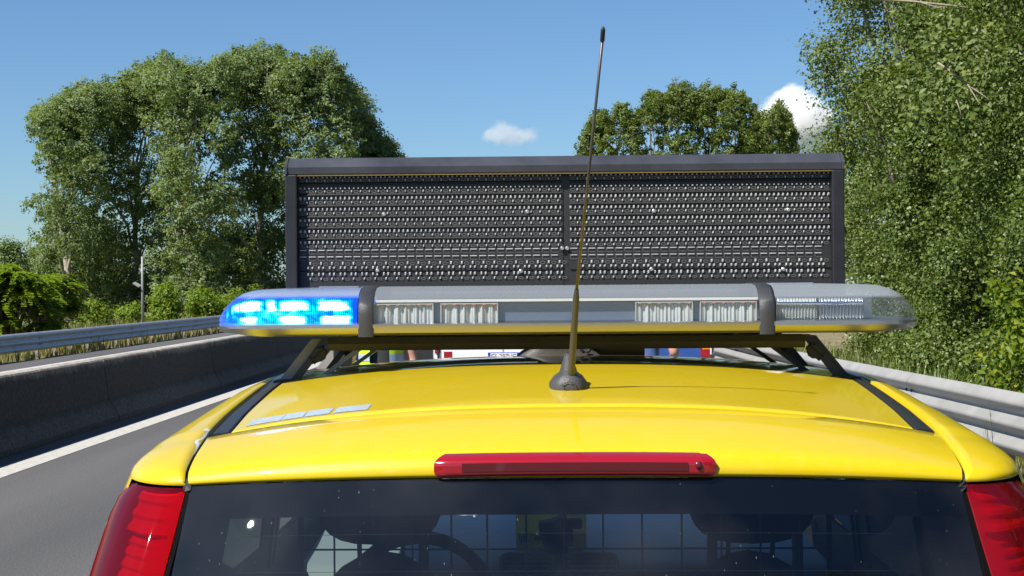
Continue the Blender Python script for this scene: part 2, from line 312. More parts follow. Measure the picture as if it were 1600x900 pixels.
# ------------------------------------------------------------------ mesh helpers
class MB:
    def __init__(s): s.v = []; s.f = []; s.mi = []
    def add(s, vs, fs, mi=0):
        o = len(s.v); s.v += [tuple(p) for p in vs]
        s.f += [tuple(i + o for i in f) for f in fs]; s.mi += [mi] * len(fs); return s
    def box(s, x0, x1, y0, y1, z0, z1, mi=0, bev=0.0):
        if bev > 0:
            b = min(bev, (x1 - x0) / 2.01, (y1 - y0) / 2.01, (z1 - z0) / 2.01)
            bm = bmesh.new(); bmesh.ops.create_cube(bm, size=1)
            for v in bm.verts: v.co = Vector(((x0 + x1) / 2 + v.co.x * (x1 - x0), (y0 + y1) / 2 + v.co.y * (y1 - y0), (z0 + z1) / 2 + v.co.z * (z1 - z0)))
            bmesh.ops.bevel(bm, geom=bm.edges[:] + bm.verts[:], offset=b, segments=2, affect='EDGES', profile=0.6)
            bm.verts.index_update()
            s.add([v.co for v in bm.verts], [[v.index for v in f.verts] for f in bm.faces], mi); bm.free(); return s
        vs = [(x0, y0, z0), (x1, y0, z0), (x1, y1, z0), (x0, y1, z0), (x0, y0, z1), (x1, y0, z1), (x1, y1, z1), (x0, y1, z1)]
        return s.add(vs, [(0, 3, 2, 1), (4, 5, 6, 7), (0, 1, 5, 4), (1, 2, 6, 5), (2, 3, 7, 6), (3, 0, 4, 7)], mi)
    def tube(s, path, rad, n=8, mi=0, cap=True, flat=None):
        path = [Vector(p) for p in path]
        if not hasattr(rad, '__len__'): rad = [rad] * len(path)
        rings = []; ref = None
        for i, p in enumerate(path):
            d = (path[min(i + 1, len(path) - 1)] - path[max(i - 1, 0)]).normalized()
            if ref is None: ref = Vector((0, 0, 1)) if abs(d.z) < 0.9 else Vector((1, 0, 0))
            a = d.cross(ref).normalized(); b = d.cross(a).normalized(); ref = -b if False else ref
            rings.append([p + a * (rad[i] * cos(2 * pi * k / n)) + b * (rad[i] * sin(2 * pi * k / n)) for k in range(n)])
        vs = [q for r in rings for q in r]; fs = []
        for i in range(len(path) - 1):
            for k in range(n):
                k2 = (k + 1) % n
                fs.append((i * n + k, i * n + k2, (i + 1) * n + k2, (i + 1) * n + k))
        if cap: fs.append(tuple(range(n))[::-1]); fs.append(tuple((len(path) - 1) * n + k for k in range(n)))
        return s.add(vs, fs, mi)
    def grid(s, rows, mi=0, skip=None, closeu=False):
        nr = len(rows); nc = len(rows[0]); vs = [p for r in rows for p in r]; fs = []
        for i in range(nr - 1):
            for j in range(nc if closeu else nc - 1):
                if skip and skip(i, j): continue
                j2 = (j + 1) % nc
                fs.append((i * nc + j, i * nc + j2, (i + 1) * nc + j2, (i + 1) * nc + j))
        return s.add(vs, fs, mi)
    def prism(s, poly, axis, a, b, mi=0):
        """extrude a 2-D outline; axis 'x': poly=(y,z), 'y': poly=(x,z), 'z': poly=(x,y)"""
        def P(q, t):
            return {'x': (t, q[0], q[1]), 'y': (q[0], t, q[1]), 'z': (q[0], q[1], t)}[axis]
        n = len(poly); vs = [P(q, a) for q in poly] + [P(q, b) for q in poly]
        fs = [tuple(range(n))[::-1], tuple(range(n, 2 * n))] + [(i, (i + 1) % n, n + (i + 1) % n, n + i) for i in range(n)]
        return s.add(vs, fs, mi)
    def ell(s, c, r, nu=12, nv=8, mi=0):
        vs = [(c[0], c[1], c[2] - r[2])]
        for j in range(1, nv):
            t = -pi / 2 + pi * j / nv
            for i in range(nu):
                a = 2 * pi * i / nu
                vs.append((c[0] + r[0] * cos(t) * cos(a), c[1] + r[1] * cos(t) * sin(a), c[2] + r[2] * sin(t)))
        vs.append((c[0], c[1], c[2] + r[2])); fs = []
        for i in range(nu): fs.append((0, 1 + (i + 1) % nu, 1 + i))
        for j in range(nv - 2):
            for i in range(nu):
                a = 1 + j * nu + i; b = 1 + j * nu + (i + 1) % nu
                fs.append((a, b, b + nu, a + nu))
        l = len(vs) - 1
        for i in range(nu): fs.append((l, l - nu + i, l - nu + (i + 1) % nu))
        return s.add(vs, fs, mi)
    def build(s, name, mats, parent=None, smooth=False, fixn=True, ang=None):
        root = parent
        while root is not None and root.parent is not None: root = root.parent
        off = Vector(root.location) if root is not None else Vector((0, 0, 0))
        me = bpy.data.meshes.new(name)
        me.from_pydata([(p[0] - off.x, p[1] - off.y, p[2] - off.z) for p in s.v], [], s.f)
        if not isinstance(mats, (list, tuple)): mats = [mats]
        for m in mats: me.materials.append(M[m] if isinstance(m, str) else m)
        if len(mats) > 1: me.polygons.foreach_set('material_index', s.mi)
        if fixn:
            bm = bmesh.new(); bm.from_mesh(me); bmesh.ops.recalc_face_normals(bm, faces=bm.faces); bm.to_mesh(me); bm.free()
        if smooth:
            me.polygons.foreach_set('use_smooth', [True] * len(me.polygons))
            if ang: me.set_sharp_from_angle(angle=radians(ang))
        me.update()
        o = bpy.data.objects.new(name, me); COL.objects.link(o)
        if parent is not None: o.parent = parent
        return o

def tag(o, label, cat, group=None):
    o['label'] = label; o['category'] = cat
    if group: o['group'] = group
    return o
def thing(name, label, cat, loc=(0, 0, 0), group=None):
    o = bpy.data.objects.new(name, None); COL.objects.link(o); o.location = loc; o.empty_display_size = 0.2
    return tag(o, label, cat, group)
def struct(o): o['kind'] = 'structure'; return o
def stuff(o): o['kind'] = 'stuff'; return o
def lerp(a, b, t): return a + (b - a) * t
def interp(tab, x):
    return float(np.interp(x, [p[0] for p in tab], [p[1] for p in tab]))
def text_mesh(txt, size, font_extr=0.0005):
    c = bpy.data.curves.new('lettering', 'FONT'); c.body = txt; c.size = size; c.align_x = 'CENTER'; c.align_y = 'CENTER'; c.extrude = font_extr
    o = bpy.data.objects.new('lettering', c); COL.objects.link(o)
    dg = bpy.context.evaluated_depsgraph_get(); dg.update()
    me = bpy.data.meshes.new_from_object(o.evaluated_get(dg))
    vs = [tuple(v.co) for v in me.vertices]; fs = [tuple(p.vertices) for p in me.polygons]
    bpy.data.objects.remove(o); bpy.data.curves.remove(c); bpy.data.meshes.remove(me)
    return vs, fs
def lens_lit():
    m, t, o = nt('lens_lit_blue')
    tr = N(t, 'ShaderNodeBsdfTransparent'); tr.inputs[0].default_value = (0.72, 0.86, 1.0, 1)
    em = N(t, 'ShaderNodeEmission'); em.inputs[0].default_value = (0.0, 0.10, 1.0, 1); em.inputs[1].default_value = 0.42
    ad = N(t, 'ShaderNodeAddShader'); t.links.new(tr.outputs[0], ad.inputs[0]); t.links.new(em.outputs[0], ad.inputs[1])
    # only the upright wall of the dome carries the lit blue; the top is mixed to a flat milky tone
    tc = N(t, 'ShaderNodeTexCoord')
    sx = N(t, 'ShaderNodeSeparateXYZ'); t.links.new(tc.outputs['Object'], sx.inputs[0])
    mr = N(t, 'ShaderNodeMapRange'); mr.inputs['From Min'].default_value = 0.078; mr.inputs['From Max'].default_value = 0.085; t.links.new(sx.outputs[2], mr.inputs[0])
    df = N(t, 'ShaderNodeBsdfDiffuse'); df.inputs[0].default_value = (0.30, 0.38, 0.55, 1)
    mk = N(t, 'ShaderNodeMixShader'); mk.inputs[0].default_value = 0.55; t.links.new(tr.outputs[0], mk.inputs[1]); t.links.new(df.outputs[0], mk.inputs[2])
    m0 = N(t, 'ShaderNodeMixShader'); t.links.new(mr.outputs[0], m0.inputs[0]); t.links.new(ad.outputs[0], m0.inputs[1]); t.links.new(mk.outputs[0], m0.inputs[2])
    gl = N(t, 'ShaderNodeBsdfGlossy'); gl.inputs['Roughness'].default_value = 0.05
    fr = pane_fresnel(t, 1.45)
    mx = N(t, 'ShaderNodeMixShader'); t.links.new(fr.outputs[0], mx.inputs[0]); t.links.new(m0.outputs[0], mx.inputs[1]); t.links.new(gl.outputs[0], mx.inputs[2])
    t.links.new(mx.outputs[0], o.inputs[0]); return m
M['lens_blue'] = lens_lit()
M['alu_inner'] = pm('blue_grey_plate', (0.20, 0.24, 0.32), 0.4, metal=0.5)  # blue tone stands for sky reflected in the metal
M['twig_dark'] = pm('ochre_seal', (0.30, 0.20, 0.06), 0.7)
# ------------------------------------------------------------------ the setting: ground, roads, markings
RNG = np.random.default_rng(7)
RAILX = [(-60, 4.1), (0, 3.95), (6, 3.85), (11.7, 3.66), (16, 3.37), (21, 3.03), (27, 2.78), (40, 2.6), (130, 2.4), (400, 2.4)]
def railx(Y): return interp(RAILX, Y)
YS = [-60, -30, -10, 0, 3, 6, 9, 11.7, 14, 16, 18.5, 21, 24, 27, 33, 40, 60, 90, 130, 200, 300, 400]
struct(MB().grid([[(x, y, -0.45) for x in np.linspace(-3000, 3000, 13)] for y in np.linspace(-1500, 4500, 13)]).build('ground', 'field'))
struct(MB().grid([[(lerp(-6.15, railx(y) - 0.25, t), y, 0.0) for t in np.linspace(0, 1, 6)] for y in YS]).build('road', 'asphalt'))
struct(MB().grid([[(x, y, -0.1) for x in np.linspace(-13.25, -6.0, 6)] for y in YS]).build('opposite_road', 'asphalt'))
def verge(name, f0, zs):
    rows = []
    for y in np.concatenate([np.arange(-60, 60, 2.0), np.arange(60, 400, 12.0)]):
        x0 = f0(y)
        rows.append([(x0 + dx, y, z + 0.05 * sin(y * 1.7 + dx * 2.3) * min(1, abs(dx) / 1.0)) for dx, z in zs])
    return struct(MB().grid(rows).build(name, 'soil', smooth=True))
verge('verge_right', lambda y: railx(y) - 0.27, [(0, -0.012), (0.5, 0.0), (1.5, 0.06), (4, 0.15), (9, 0.1), (20, -0.2), (40, -0.6)])
verge('verge_left', lambda y: -13.2, [(0, -0.112), (-0.5, -0.12), (-2, -0.2), (-6, -0.25), (-14, -0.2), (-40, -0.6)])
# painted edge lines
struct(MB().grid([[(-5.32, y, 0.004), (-5.02, y, 0.004)] for y in (-60, 0, 60, 200, 400)]).build('lane_marking', 'line'))
struct(MB().grid([[(railx(y) - 0.95, y, 0.004), (railx(y) - 0.70, y, 0.004)] for y in YS]).build('lane_marking', 'line'))
struct(MB().grid([[(-12.15, y, -0.096), (-11.9, y, -0.096)] for y in (-60, 0, 60, 200, 400)]).build('lane_marking', 'line'))
for k in range(-3, 12):      # broken centre line of the near carriageway
    struct(MB().grid([[(-1.02, y, 0.004), (-0.87, y, 0.004)] for y in (k * 12.0, k * 12.0 + 4.5)]).build('lane_marking', 'line'))

# ------------------------------------------------------------------ concrete barrier between the carriageways
jb = thing('concrete_barrier', 'dark stained concrete median barrier running along the left edge of the road', 'barrier', (-5.91, 30, 0))
JP = [(-0.31, -0.09), (-0.31, 0.07), (-0.175, 0.30), (-0.11, 0.79), (-0.09, 0.81), (0.09, 0.81), (0.11, 0.79), (0.175, 0.30), (0.31, 0.07), (0.31, 0.0)]
k = 0; y = -30.0
while y < 190:
    j = 0.0035 * sin(k * 12.9); L = 6.2
    poly = [(-5.91 + p[0] + j, p[1] + (0.004 * sin(k * 7.1) if p[1] > 0.05 else 0)) for p in JP]
    n = len(poly); m = MB(); ys = [y + 0.012, y + 0.03, y + L - 0.03, y + L - 0.012]
    rows = []
    for q, yy in enumerate(ys):
        s = 0.985 if q in (0, 3) else 1.0
        rows.append([(-5.91 + (p[0] + 5.91) * s, yy, p[1]) for p in poly])
    m.grid(rows, closeu=True); m.add(rows[0], [tuple(range(n))]); m.add(rows[-1], [tuple(range(n))[::-1]])
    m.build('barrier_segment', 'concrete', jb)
    y += L; k += 1

# ------------------------------------------------------------------ steel guard rails
W3 = [(0.0, 0.0), (0.018, -0.004), (0.078, -0.062), (0.082, -0.08), (0.078, -0.095), (0.016, -0.155), (0.012, -0.168), (0.016, -0.18),
      (0.078, -0.232), (0.082, -0.25), (0.078, -0.268), (0.016, -0.32), (0.012, -0.333), (0.016, -0.345), (0.078, -0.405), (0.082, -0.42), (0.078, -0.438), (0.018, -0.496), (0.0, -0.50)]
def guard_rail(label, path, ztop, zg, side, mat, step, y0, y1, seg=4.5):
    g = thing('guard_rail', label, 'guard rail', (path((y0 + y1) / 2), (y0 + y1) / 2, zg(0)))
    y = y0; k = 0
    while y < y1:
        e = min(y + seg + 0.12, y1 + 0.2); ys = np.linspace(y, e, 4); o = 0.0035 * (k % 2)
        rows = [[(path(t) + side * (p[0] + o), t, ztop(t) + p[1]) for p in W3] for t in ys]
        b = MB().grid(rows)
        rows2 = [[(path(t) + side * (p[0] + o - 0.004), t, ztop(t) + p[1]) for p in W3] for t in ys]
        b.grid(rows2).build('rail_beam', mat, g, smooth=True, fixn=False)
        for dz in (-0.168, -0.333):
            for dy in (0.06, 0.22):
                bx = path(y + dy) + side * (0.014 + o); z = ztop(y) + dz
                if y < 70: MB().ell((bx + side * 0.006, y + dy, z), (0.012, 0.02, 0.016), 6, 4).build('bolt', 'dark_frame', g)
        y += seg; k += 1
    y = y0 + 0.14
    while y < y1:
        x = path(y) - side * 0.09; a = 0.05
        m = MB()
        for (xa, xb, ya, yb) in ((-a, a, -0.04, -0.033), (-a, -a + 0.006, -0.033, 0.033), (-a, a, 0.033, 0.04)):
            m.box(x + xa, x + xb, y + ya, y + yb, zg(y) - 0.1, ztop(y) - 0.03)
        m.build('post', 'galv_pale', g)
        MB().box(min(x + side * a, path(y)), max(x + side * a, path(y)), y - 0.03, y + 0.03, ztop(y) - 0.28, ztop(y) - 0.22).build('spacer', 'galv', g)
        y += step
    return g
guard_rail('grey galvanised three-wave guard rail on the far left, beyond the opposite carriageway', lambda y: -13.75, lambda y: 0.585, lambda y: -0.15, 1, 'galv', 1.5, 18, 150)
guard_rail('pale sunlit three-wave guard rail along the right edge of the road', railx, lambda y: 0.86, lambda y: 0.0, -1, 'galv_pale', 2.25, 1, 110)
# ------------------------------------------------------------------ the yellow car
XC = 0.032
car = thing('yellow_car', 'yellow hatchback service car seen from behind, its roof and rear window filling the foreground', 'car', (XC, 3.8, 0))
def cx(x): return XC + x
ZR = [(2.38, 1.5325), (2.48, 1.5385), (2.6, 1.5458), (2.7, 1.5522), (2.8, 1.558), (2.9, 1.563), (3.0, 1.5668), (3.1, 1.569), (3.2, 1.5695), (3.3, 1.5678), (3.4, 1.564), (3.5, 1.5587), (3.6, 1.552), (3.8, 1.539), (4.0, 1.525), (4.2, 1.509), (4.42, 1.487)]
DR = [(2.38, 0.047), (2.6, 0.042), (3.0, 0.036), (3.5, 0.03), (4.14, 0.03)]
WR = [(2.38, 0.540), (2.6, 0.552), (3.0, 0.562), (3.6, 0.566), (4.14, 0.55)]
def roofz(x, Y): 
    w = interp(WR, Y); return interp(ZR, Y) - interp(DR, Y) * (abs(x) / w) ** 2.5
def seamY(u): return 2.378 + 0.034 * abs(u) ** 2.2
NX = 49; US = np.linspace(-1, 1, NX)
# roof skin (yellow) 
rows = []
for k, Y in enumerate(np.linspace(0, 1, 44)):
    r = []
    for u in US:
        y0 = seamY(u); yy = lerp(y0, 4.40, Y ** 1.15); w = interp(WR, yy)
        r.append((cx(u * w), yy, roofz(u * w, yy)))
    rows.append(r)
lip = [[(p[0], p[1] - 0.0015, p[2] - d) for p in rows[0]] for d in (0.012, 0.003)]
lip[1] = [(p[0], p[1] - 0.0015, p[2] - 0.002) for p in rows[0]]
MB().grid(lip + rows).build('roof', 'yellow', car, smooth=True)
# drip channels with black trim
for s in (-1, 1):
    rows = []
    for y in np.linspace(2.415, 4.40, 34):
        w = interp(WR, y); z = roofz(w, y); t = min(1, (y - 2.415) / 0.5); ww = lerp(0.036, 0.030, t)
        rows.append([(cx(s * (w + a)), y, z + b) for a, b in ((0, -0.012), (0.003, -0.002), (0.006, 0.001), (ww - 0.006, -0.001), (ww - 0.003, -0.004), (ww, -0.014))])
    m = MB().grid(rows); m.add(rows[0], [tuple(range(6))])
    m.build('roof_trim_strip', 'black_trim', car, smooth=True, ang=40)
# tailgate
HT = [(2.374, 1.5295, 2.408, 1.482, 0.578), (2.33, 1.5245, 2.375, 1.4795, 0.5745), (2.285, 1.5175, 2.335, 1.4755, 0.571), (2.24, 1.508, 2.292, 1.4695, 0.568), (2.205, 1.4985, 2.258, 1.4635, 0.5655), (2.175, 1.490, 2.229, 1.4575, 0.563),
      (2.1535, 1.4825, 2.207, 1.4515, 0.561), (2.1475, 1.4785, 2.201, 1.4485, 0.560), (2.141, 1.466, 2.195, 1.442, 0.559), (2.1375, 1.456, 2.192, 1.4375, 0.558), (2.1395, 1.4515, 2.194, 1.434, 0.557), (2.153, 1.4475, 2.207, 1.4315, 0.556)]
def hrow(h):
    out = []
    for u in US:
        c = abs(u) ** 2.5
        out.append((cx(u * h[4]), lerp(h[0], h[2], c), lerp(h[1], h[3], c)))
    return out
hr = [hrow(h) for h in HT]
hr.insert(0, [(p[0], p[1] + 0.001, p[2] - 0.012) for p in hr[0]])
tg = MB().grid(hr).build('tailgate', 'yellow', car, smooth=True)
# seam shadow gaps: dark rubber under the roof / tailgate and tailgate / flank joints
GY = [(0.98, 1.945), (1.1, 1.975), (1.2, 2.005), (1.3, 2.05), (1.34, 2.073), (1.38, 2.097), (1.42, 2.122), (1.449, 2.1405), (1.47, 2.155)]
def glassY(z): return interp(GY, z)
for s in (-1, 1):
    m = MB(); path = [(cx(s * h[4] * 1.001), h[2] + 0.004, h[3] - 0.012) for h in HT[:11]]
    m.tube(path, 0.008, 6).build('seal', 'black_rubber', car)
m = MB(); m.tube([(cx(u * 0.56), seamY(u) - 0.002, roofz(u * 0.54, seamY(u)) - 0.017) for u in US], 0.008, 6).build('seal', 'black_rubber', car)
# rear window
rows = []
for z in np.linspace(1.4485, 1.0, 20):
    r = []
    for u in US:
        c = abs(u) ** 2.5; hw = lerp(0.5545, 0.597, (1.4485 - z) / 0.45)
        r.append((cx(u * hw), glassY(z) + 0.055 * c, z - 0.0165 * c * max(0, (z - 1.0) / 0.4485)))
    rows.append(r)
rw = MB().grid(rows).build('rear_window', 'rear_glass', car, smooth=True)
fr = MB()
for i0, i1 in ((0, 2),):
    fr.grid([[(p[0], p[1] + 0.004, p[2]) for p in r] for r in rows[i0:i1 + 1]])
for j0, j1 in ((0, 3), (NX - 4, NX - 1)):
    fr.grid([[(p[0], p[1] + 0.004, p[2]) for p in r[j0:j1 + 1]] for r in rows])
fr.build('ceramic_border', 'frit', rw, smooth=True)
for q in range(3, 18, 2):         # heating wires
    MB().tube([(p[0], p[1] + 0.003, p[2]) for p in rows[q][4:-4:3]], 0.00030, 4, cap=False).build('heating_wire', 'int_dark', rw)
# lower tailgate and rear bumper
rows = []
for z, dy in ((1.0, 0.0), (0.97, -0.018), (0.9, -0.03), (0.75, -0.035), (0.62, -0.03)):
    rows.append([(cx(u * 0.62), glassY(1.0) + dy + 0.055 * abs(u) ** 2.5, z) for u in US])
tl_ = MB().grid(rows).build('tailgate_panel', 'yellow', tg, smooth=True)
MB().box(cx(-0.26), cx(0.26), 1.898, 1.906, 0.74, 0.85, bev=0.003).build('licence_plate', 'plate_white', car)
MB().box(cx(-0.10), cx(0.10), 1.89, 1.915, 0.88, 0.91, bev=0.006).build('tailgate_handle', 'black_trim', tg)
rows = []
for z, dy in ((0.625, 0.02), (0.60, -0.10), (0.5, -0.13), (0.36, -0.12), (0.25, -0.05)):
    rows.append([(cx(u * 0.80), glassY(1.0) + dy + 0.24 * abs(u) ** 4, z) for u in US])
MB().grid(rows).build('rear_bumper', 'grey_plastic', car, smooth=True)
# flank surface
WT = [(0.25, 0.75), (0.4, 0.79), (0.6, 0.808), (0.85, 0.80), (1.0, 0.775), (1.1, 0.756), (1.2, 0.738), (1.3, 0.720), (1.38, 0.704), (1.433, 0.689)]
XI = [(0.25, 0.66), (0.98, 0.62), (1.3, 0.575), (1.36, 0.566), (1.433, 0.557)]
YF = [(0.25, 5.42), (0.8, 5.42), (0.93, 5.2), (0.99, 4.90), (1.0, 4.86), (1.433, 4.47)]
def flank(sv, z, inset=0.0):
    xi = interp(XI, z); W = interp(WT, z) - inset
    yi = (glassY(min(1.449, z + 0.0165 * max(0, (z - 1.0) / 0.4485))) if z > 0.98 else glassY(0.98)) + 0.055 - (0.0 if z > 0.62 else 0.04)
    if sv <= 1:
        a = pi / 2 * sv
        return (xi + (W - xi) * sin(a) ** 0.85 if sv > 0 else xi, yi + 0.20 * (1 - cos(a)) ** 0.9, z)
    t = sv - 1; yf = interp(YF, z); y = lerp(yi + 0.20, yf, t)
    if z < 0.99 and y > 4.9: W -= 0.16 * ((y - 4.9) / 0.52) ** 2
    return (W, y, z)
SV = list(np.linspace(0, 1, 13)) + list(1 + np.linspace(0, 1, 65)[1:])
ZV = [1.433, 1.415, 1.40, 1.36, 1.30, 1.22, 1.14, 1.06, 1.02, 1.0]
ZL = [0.9999, 0.985, 0.95, 0.9, 0.85, 0.8, 0.75, 0.7, 0.65, 0.6, 0.55, 0.5, 0.45, 0.4, 0.35, 0.3, 0.25]
WIN = [(1.14, 1.33), (1.365, 1.64), (1.665, 0.97 + 1)]
def lampS(z): return interp([(1.30, 0.84), (1.37, 0.80), (1.433, 0.58)], z)
WHY = (2.50, 4.80)
tops = {}
for s in (-1, 1):
    def F(sv, z, inset=0.0):
        p = flank(sv, z, inset); return (cx(s * p[0]), p[1], p[2])
    # crown of the flank, from the tailgate joint and drip channel out to the shoulder
    rows = []
    for sv in SV:
        B = Vector(flank(sv, 1.433))
        if sv <= 1:
            q = sv * (len(HT) - 2); q = (len(HT) - 2) - q; i = int(min(q, len(HT) - 2)); f = q - i
            a, b = HT[i], HT[min(i + 1, len(HT) - 1)]
            U = Vector((lerp(a[4], b[4], f) + 0.005, lerp(a[2], b[2], f) + 0.002, lerp(a[3], b[3], f)))
        else:
            y = lerp(2.41, 4.40, sv - 1); w = interp(WR, y); U = Vector((w + lerp(0.041, 0.034, min(1, (sv - 1) * 3)), y, roofz(w, y) - 0.002))
        if sv <= 0: U = B.copy(); U.x += 0.001
        C = Vector((lerp(U.x, B.x, 0.90), lerp(U.y, B.y, 0.5), lerp(U.z, B.z, 0.06)))
        r = [(cx(s * U.x), U.y + 0.001, U.z - 0.014)]
        for t in np.linspace(0, 1, 10):
            p = U * (1 - t) ** 2 + C * 2 * t * (1 - t) + B * t * t
            r.append((cx(s * p.x), p.y, p.z))
        rows.append(r)
    MB().grid(rows).build('roof_side', 'yellow', car, smooth=True)
    def skipw(i, j):
        sv = (SV[i] + SV[i + 1]) / 2; z = (ZV[j] + ZV[j + 1]) / 2
        if sv < lampS(z): return True
        return 1.02 < z < 1.40 and any(a < sv < b for a, b in WIN)
    MB().grid([[F(sv, z) for z in ZV] for sv in SV], skip=skipw).build('window_surround', 'yellow', car, smooth=True)
    def skipl(i, j):
        sv = (SV[i] + SV[i + 1]) / 2
        p = flank(sv, (ZL[j] + ZL[j + 1]) / 2)
        if sv < 0.84 and p[2] > 0.98: return True
        return any((p[1] - wy) ** 2 + (p[2] - 0.29) ** 2 < 0.345 ** 2 for wy in WHY)
    MB().grid([[F(sv, z) for z in ZL] for sv in SV], skip=skipl).build('body_side', 'yellow', car, smooth=True)
    # inner trim
    def skipi(i, j):
        sv = (SV[i] + SV[i + 1]) / 2; z = (ZV[j] + ZV[j + 1]) / 2
        return 1.06 < z < 1.36 and any(a < sv < b - 0.047 for a, b in WIN)
    MB().grid([[F(max(sv, 0.55), z, 0.012) for z in ZV + [0.9, 0.6, 0.3]] for sv in SV ], skip=lambda i, j: j < len(ZV) - 1 and skipi(i, j)).build('inner_trim', 'int_dark', car)
    for a, b in WIN:
        MB().grid([[F(sv, z, 0.008) for z in (1.405, 1.3, 1.2, 1.1, 1.015)] for sv in np.linspace(a - 0.006, b + 0.006, 6)]).build('side_window', 'side_glass' if a > 1.6 else 'darkened_glass', car, smooth=True)
    for a, b in WIN:
        for q in (a, b): MB().tube([F(q, z, 0.010) for z in (1.0, 1.15, 1.3, 1.42)], 0.011, 6).build('window_seal', 'black_rubber', car)
    for sv in (1.35, 1.652):
        m = MB(); m.tube([Vector(F(sv, z)) + Vector((s * 0.001, 0, 0)) for z in (1.0, 0.85, 0.6, 0.4)], 0.003, 5).build('door_gap', 'black_rubber', car)
    for sv in (1.40, 1.68):
        p = F(sv, 0.9); MB().box(min(p[0], p[0] + s * 0.02) - 0.004, max(p[0], p[0] + s * 0.02), p[1], p[1] + 0.17, 0.885, 0.915, bev=0.008).build('door_handle', 'black_trim', car)
    # mirror
    m = MB(); m.ell((cx(s * 0.90), 4.55, 1.05), (0.10, 0.07, 0.085), 14, 10); m.tube([(cx(s * 0.76), 4.58, 1.0), (cx(s * 0.85), 4.56, 1.02)], 0.02, 6)
    m.build('door_mirror', 'black_trim', car, smooth=True)
    # tail light: clear red cover over ribbed reflector
    tlm = []
    LSU = np.linspace(0, 1, 16)
    def LSz(z): return 0.02 + LSU * (lampS(z) + 0.045)
    def lampz(t): return lerp(1.430, 0.95, t)
    rows = []
    for t in np.linspace(0, 1, 22):
        z = lampz(t); r = []
        for q, sv in enumerate(LSz(z)):
            p = Vector(flank(sv, z)); e = min(1, min(q, 15 - q) / 1.5, t * 14 + 0.001, (1 - t) * 14 + 0.001)
            n = Vector((0.55 + 0.4 * sv, -1 + 0.55 * sv, 0.2)).normalized(); ridge = 0.006 if 1 <= q <= 2 else 0.0
            p = p + n * (0.010 * e ** 0.5 + ridge * e - 0.002) ; r.append((cx(s * p.x), p.y, p.z - 0.004 * sv))
        rows.append(r)
    tl = MB().grid(rows).build('tail_light', 'red_lens', car, smooth=True)
    # ribbed reflector (upper rows stepped, lower bowl)
    rows = []
    NZ = 90
    for k in range(NZ + 1):
        t = k / NZ; z = lampz(0.01 + 0.98 * t); r = []
        for q, sv in enumerate(LSz(z)):
            p = Vector(flank(sv, z)); n = Vector((0.55 + 0.4 * sv, -1 + 0.55 * sv, 0.2)).normalized()
            rib = 0.004 if (t < 0.16 and k % 4 < 2 and sv > 0.1) or (0.16 <= t < 0.4 and k % 3 == 0 and 0.2 < sv < 0.62) else 0.0
            bowl = 0.018 * max(0, 1 - ((sv - 0.42) / 0.36) ** 2) * (1 if t > 0.13 else 0.4)
            p = p - n * (0.004 if q == 0 else 0.012 + bowl + rib); r.append((cx(s * p.x), p.y, p.z))
        rows.append(r)
    MB().grid(rows).build('lamp_reflector', 'red_reflector', tl, smooth=True, ang=25)
    MB().tube([(F(0.0, z, 0)[0], F(0.0, z, 0)[1] + 0.014, z) for z in np.linspace(1.43, 1.0, 16)], 0.0085, 6).build('seal', 'frit', car)
    # wheels with arch lips
    for wy in WHY:
        m = MB(); m.tube([(cx(s * 0.80) , wy + 0.35 * cos(a), 0.29 + 0.35 * sin(a)) for a in np.linspace(-0.4, pi + 0.4, 30)], 0.022, 6)
        m.build('arch_lip', 'grey_plastic', car, smooth=True)
        xs = [(0.66, 0.20), (0.655, 0.27), (0.67, 0.288), (0.72, 0.29), (0.78, 0.288), (0.795, 0.27), (0.79, 0.20)]
        wh = MB().grid([[(cx(s * a), wy + r * cos(th), 0.29 + r * sin(th)) for a, r in xs] for th in np.linspace(0, 2 * pi, 33)]).build('wheel', 'tyre', car, smooth=True)
        rr = [(0.785, 0.20), (0.78, 0.19), (0.76, 0.17), (0.77, 0.08), (0.785, 0.05), (0.785, 0.0)]
        MB().grid([[(cx(s * a), wy + r * cos(th), 0.29 + r * sin(th)) for a, r in rr] for th in np.linspace(0, 2 * pi, 25)]).build('rim', 'rim', wh, smooth=True)
# third brake light
pt = []
bl_pts = [(-0.212, 1.4925), (-0.216, 1.470), (-0.214, 1.4535), (-0.208, 1.4505), (0.208, 1.4505), (0.214, 1.4535), (0.216, 1.470), (0.2105, 1.487), (0.197, 1.4945), (-0.197, 1.4945)]
bx = 0.002
def hatchY(x, z):
    zs = [h[1] for h in HT][2:11]; ysx = [h[0] for h in HT][2:11]
    return float(np.interp(-z, [-q for q in zs], ysx)) + 0.055 * (abs(x) / 0.56) ** 2.5
XS_ = np.linspace(-1, 1, 41)
rows = []
for t in np.linspace(0, 1, 9):
    z = lerp(1.4835, 1.4525, t); r = []
    for u in XS_:
        e = 0.012 if t < 0.3 else 0.0
        hw = 0.1985 - (0.014 * (1 - t / 0.4) ** 2 if t < 0.4 else 0) - (0.006 * ((t - .75) / .25) ** 2 if t > .75 else 0)
        x = bx + u * hw
        zz = z - 0.0 ; ed = min(1, (1 - abs(u)) * 18, t * 7, (1 - t) * 9)
        y = 2.1345 - 0.004 * ed + (0.022 * (1 - min(1, t * 3.2)) ** 1.4) + 0.055 * (abs(x) / 0.56) ** 2.5
        r.append((cx(x), y, zz - 0.003 * (abs(x) / 0.22) ** 2.5))
    rows.append(r)
back = [[(p[0], p[1] + 0.03, p[2]) for p in r] for r in (rows[0], rows[-1])]
m = MB().grid([back[0]] + rows + [back[1]]); 
bl = m.build('brake_light', 'red_solid', tg, smooth=True, ang=50)
for sd in (0, -1):
    pass
m = MB(); m.grid([[(p[0], p[1] - 0.0012, p[2]) for p in r[4:-4]] for r in rows[3:7]]); m.build('led_window', 'red_dark', bl, smooth=True)
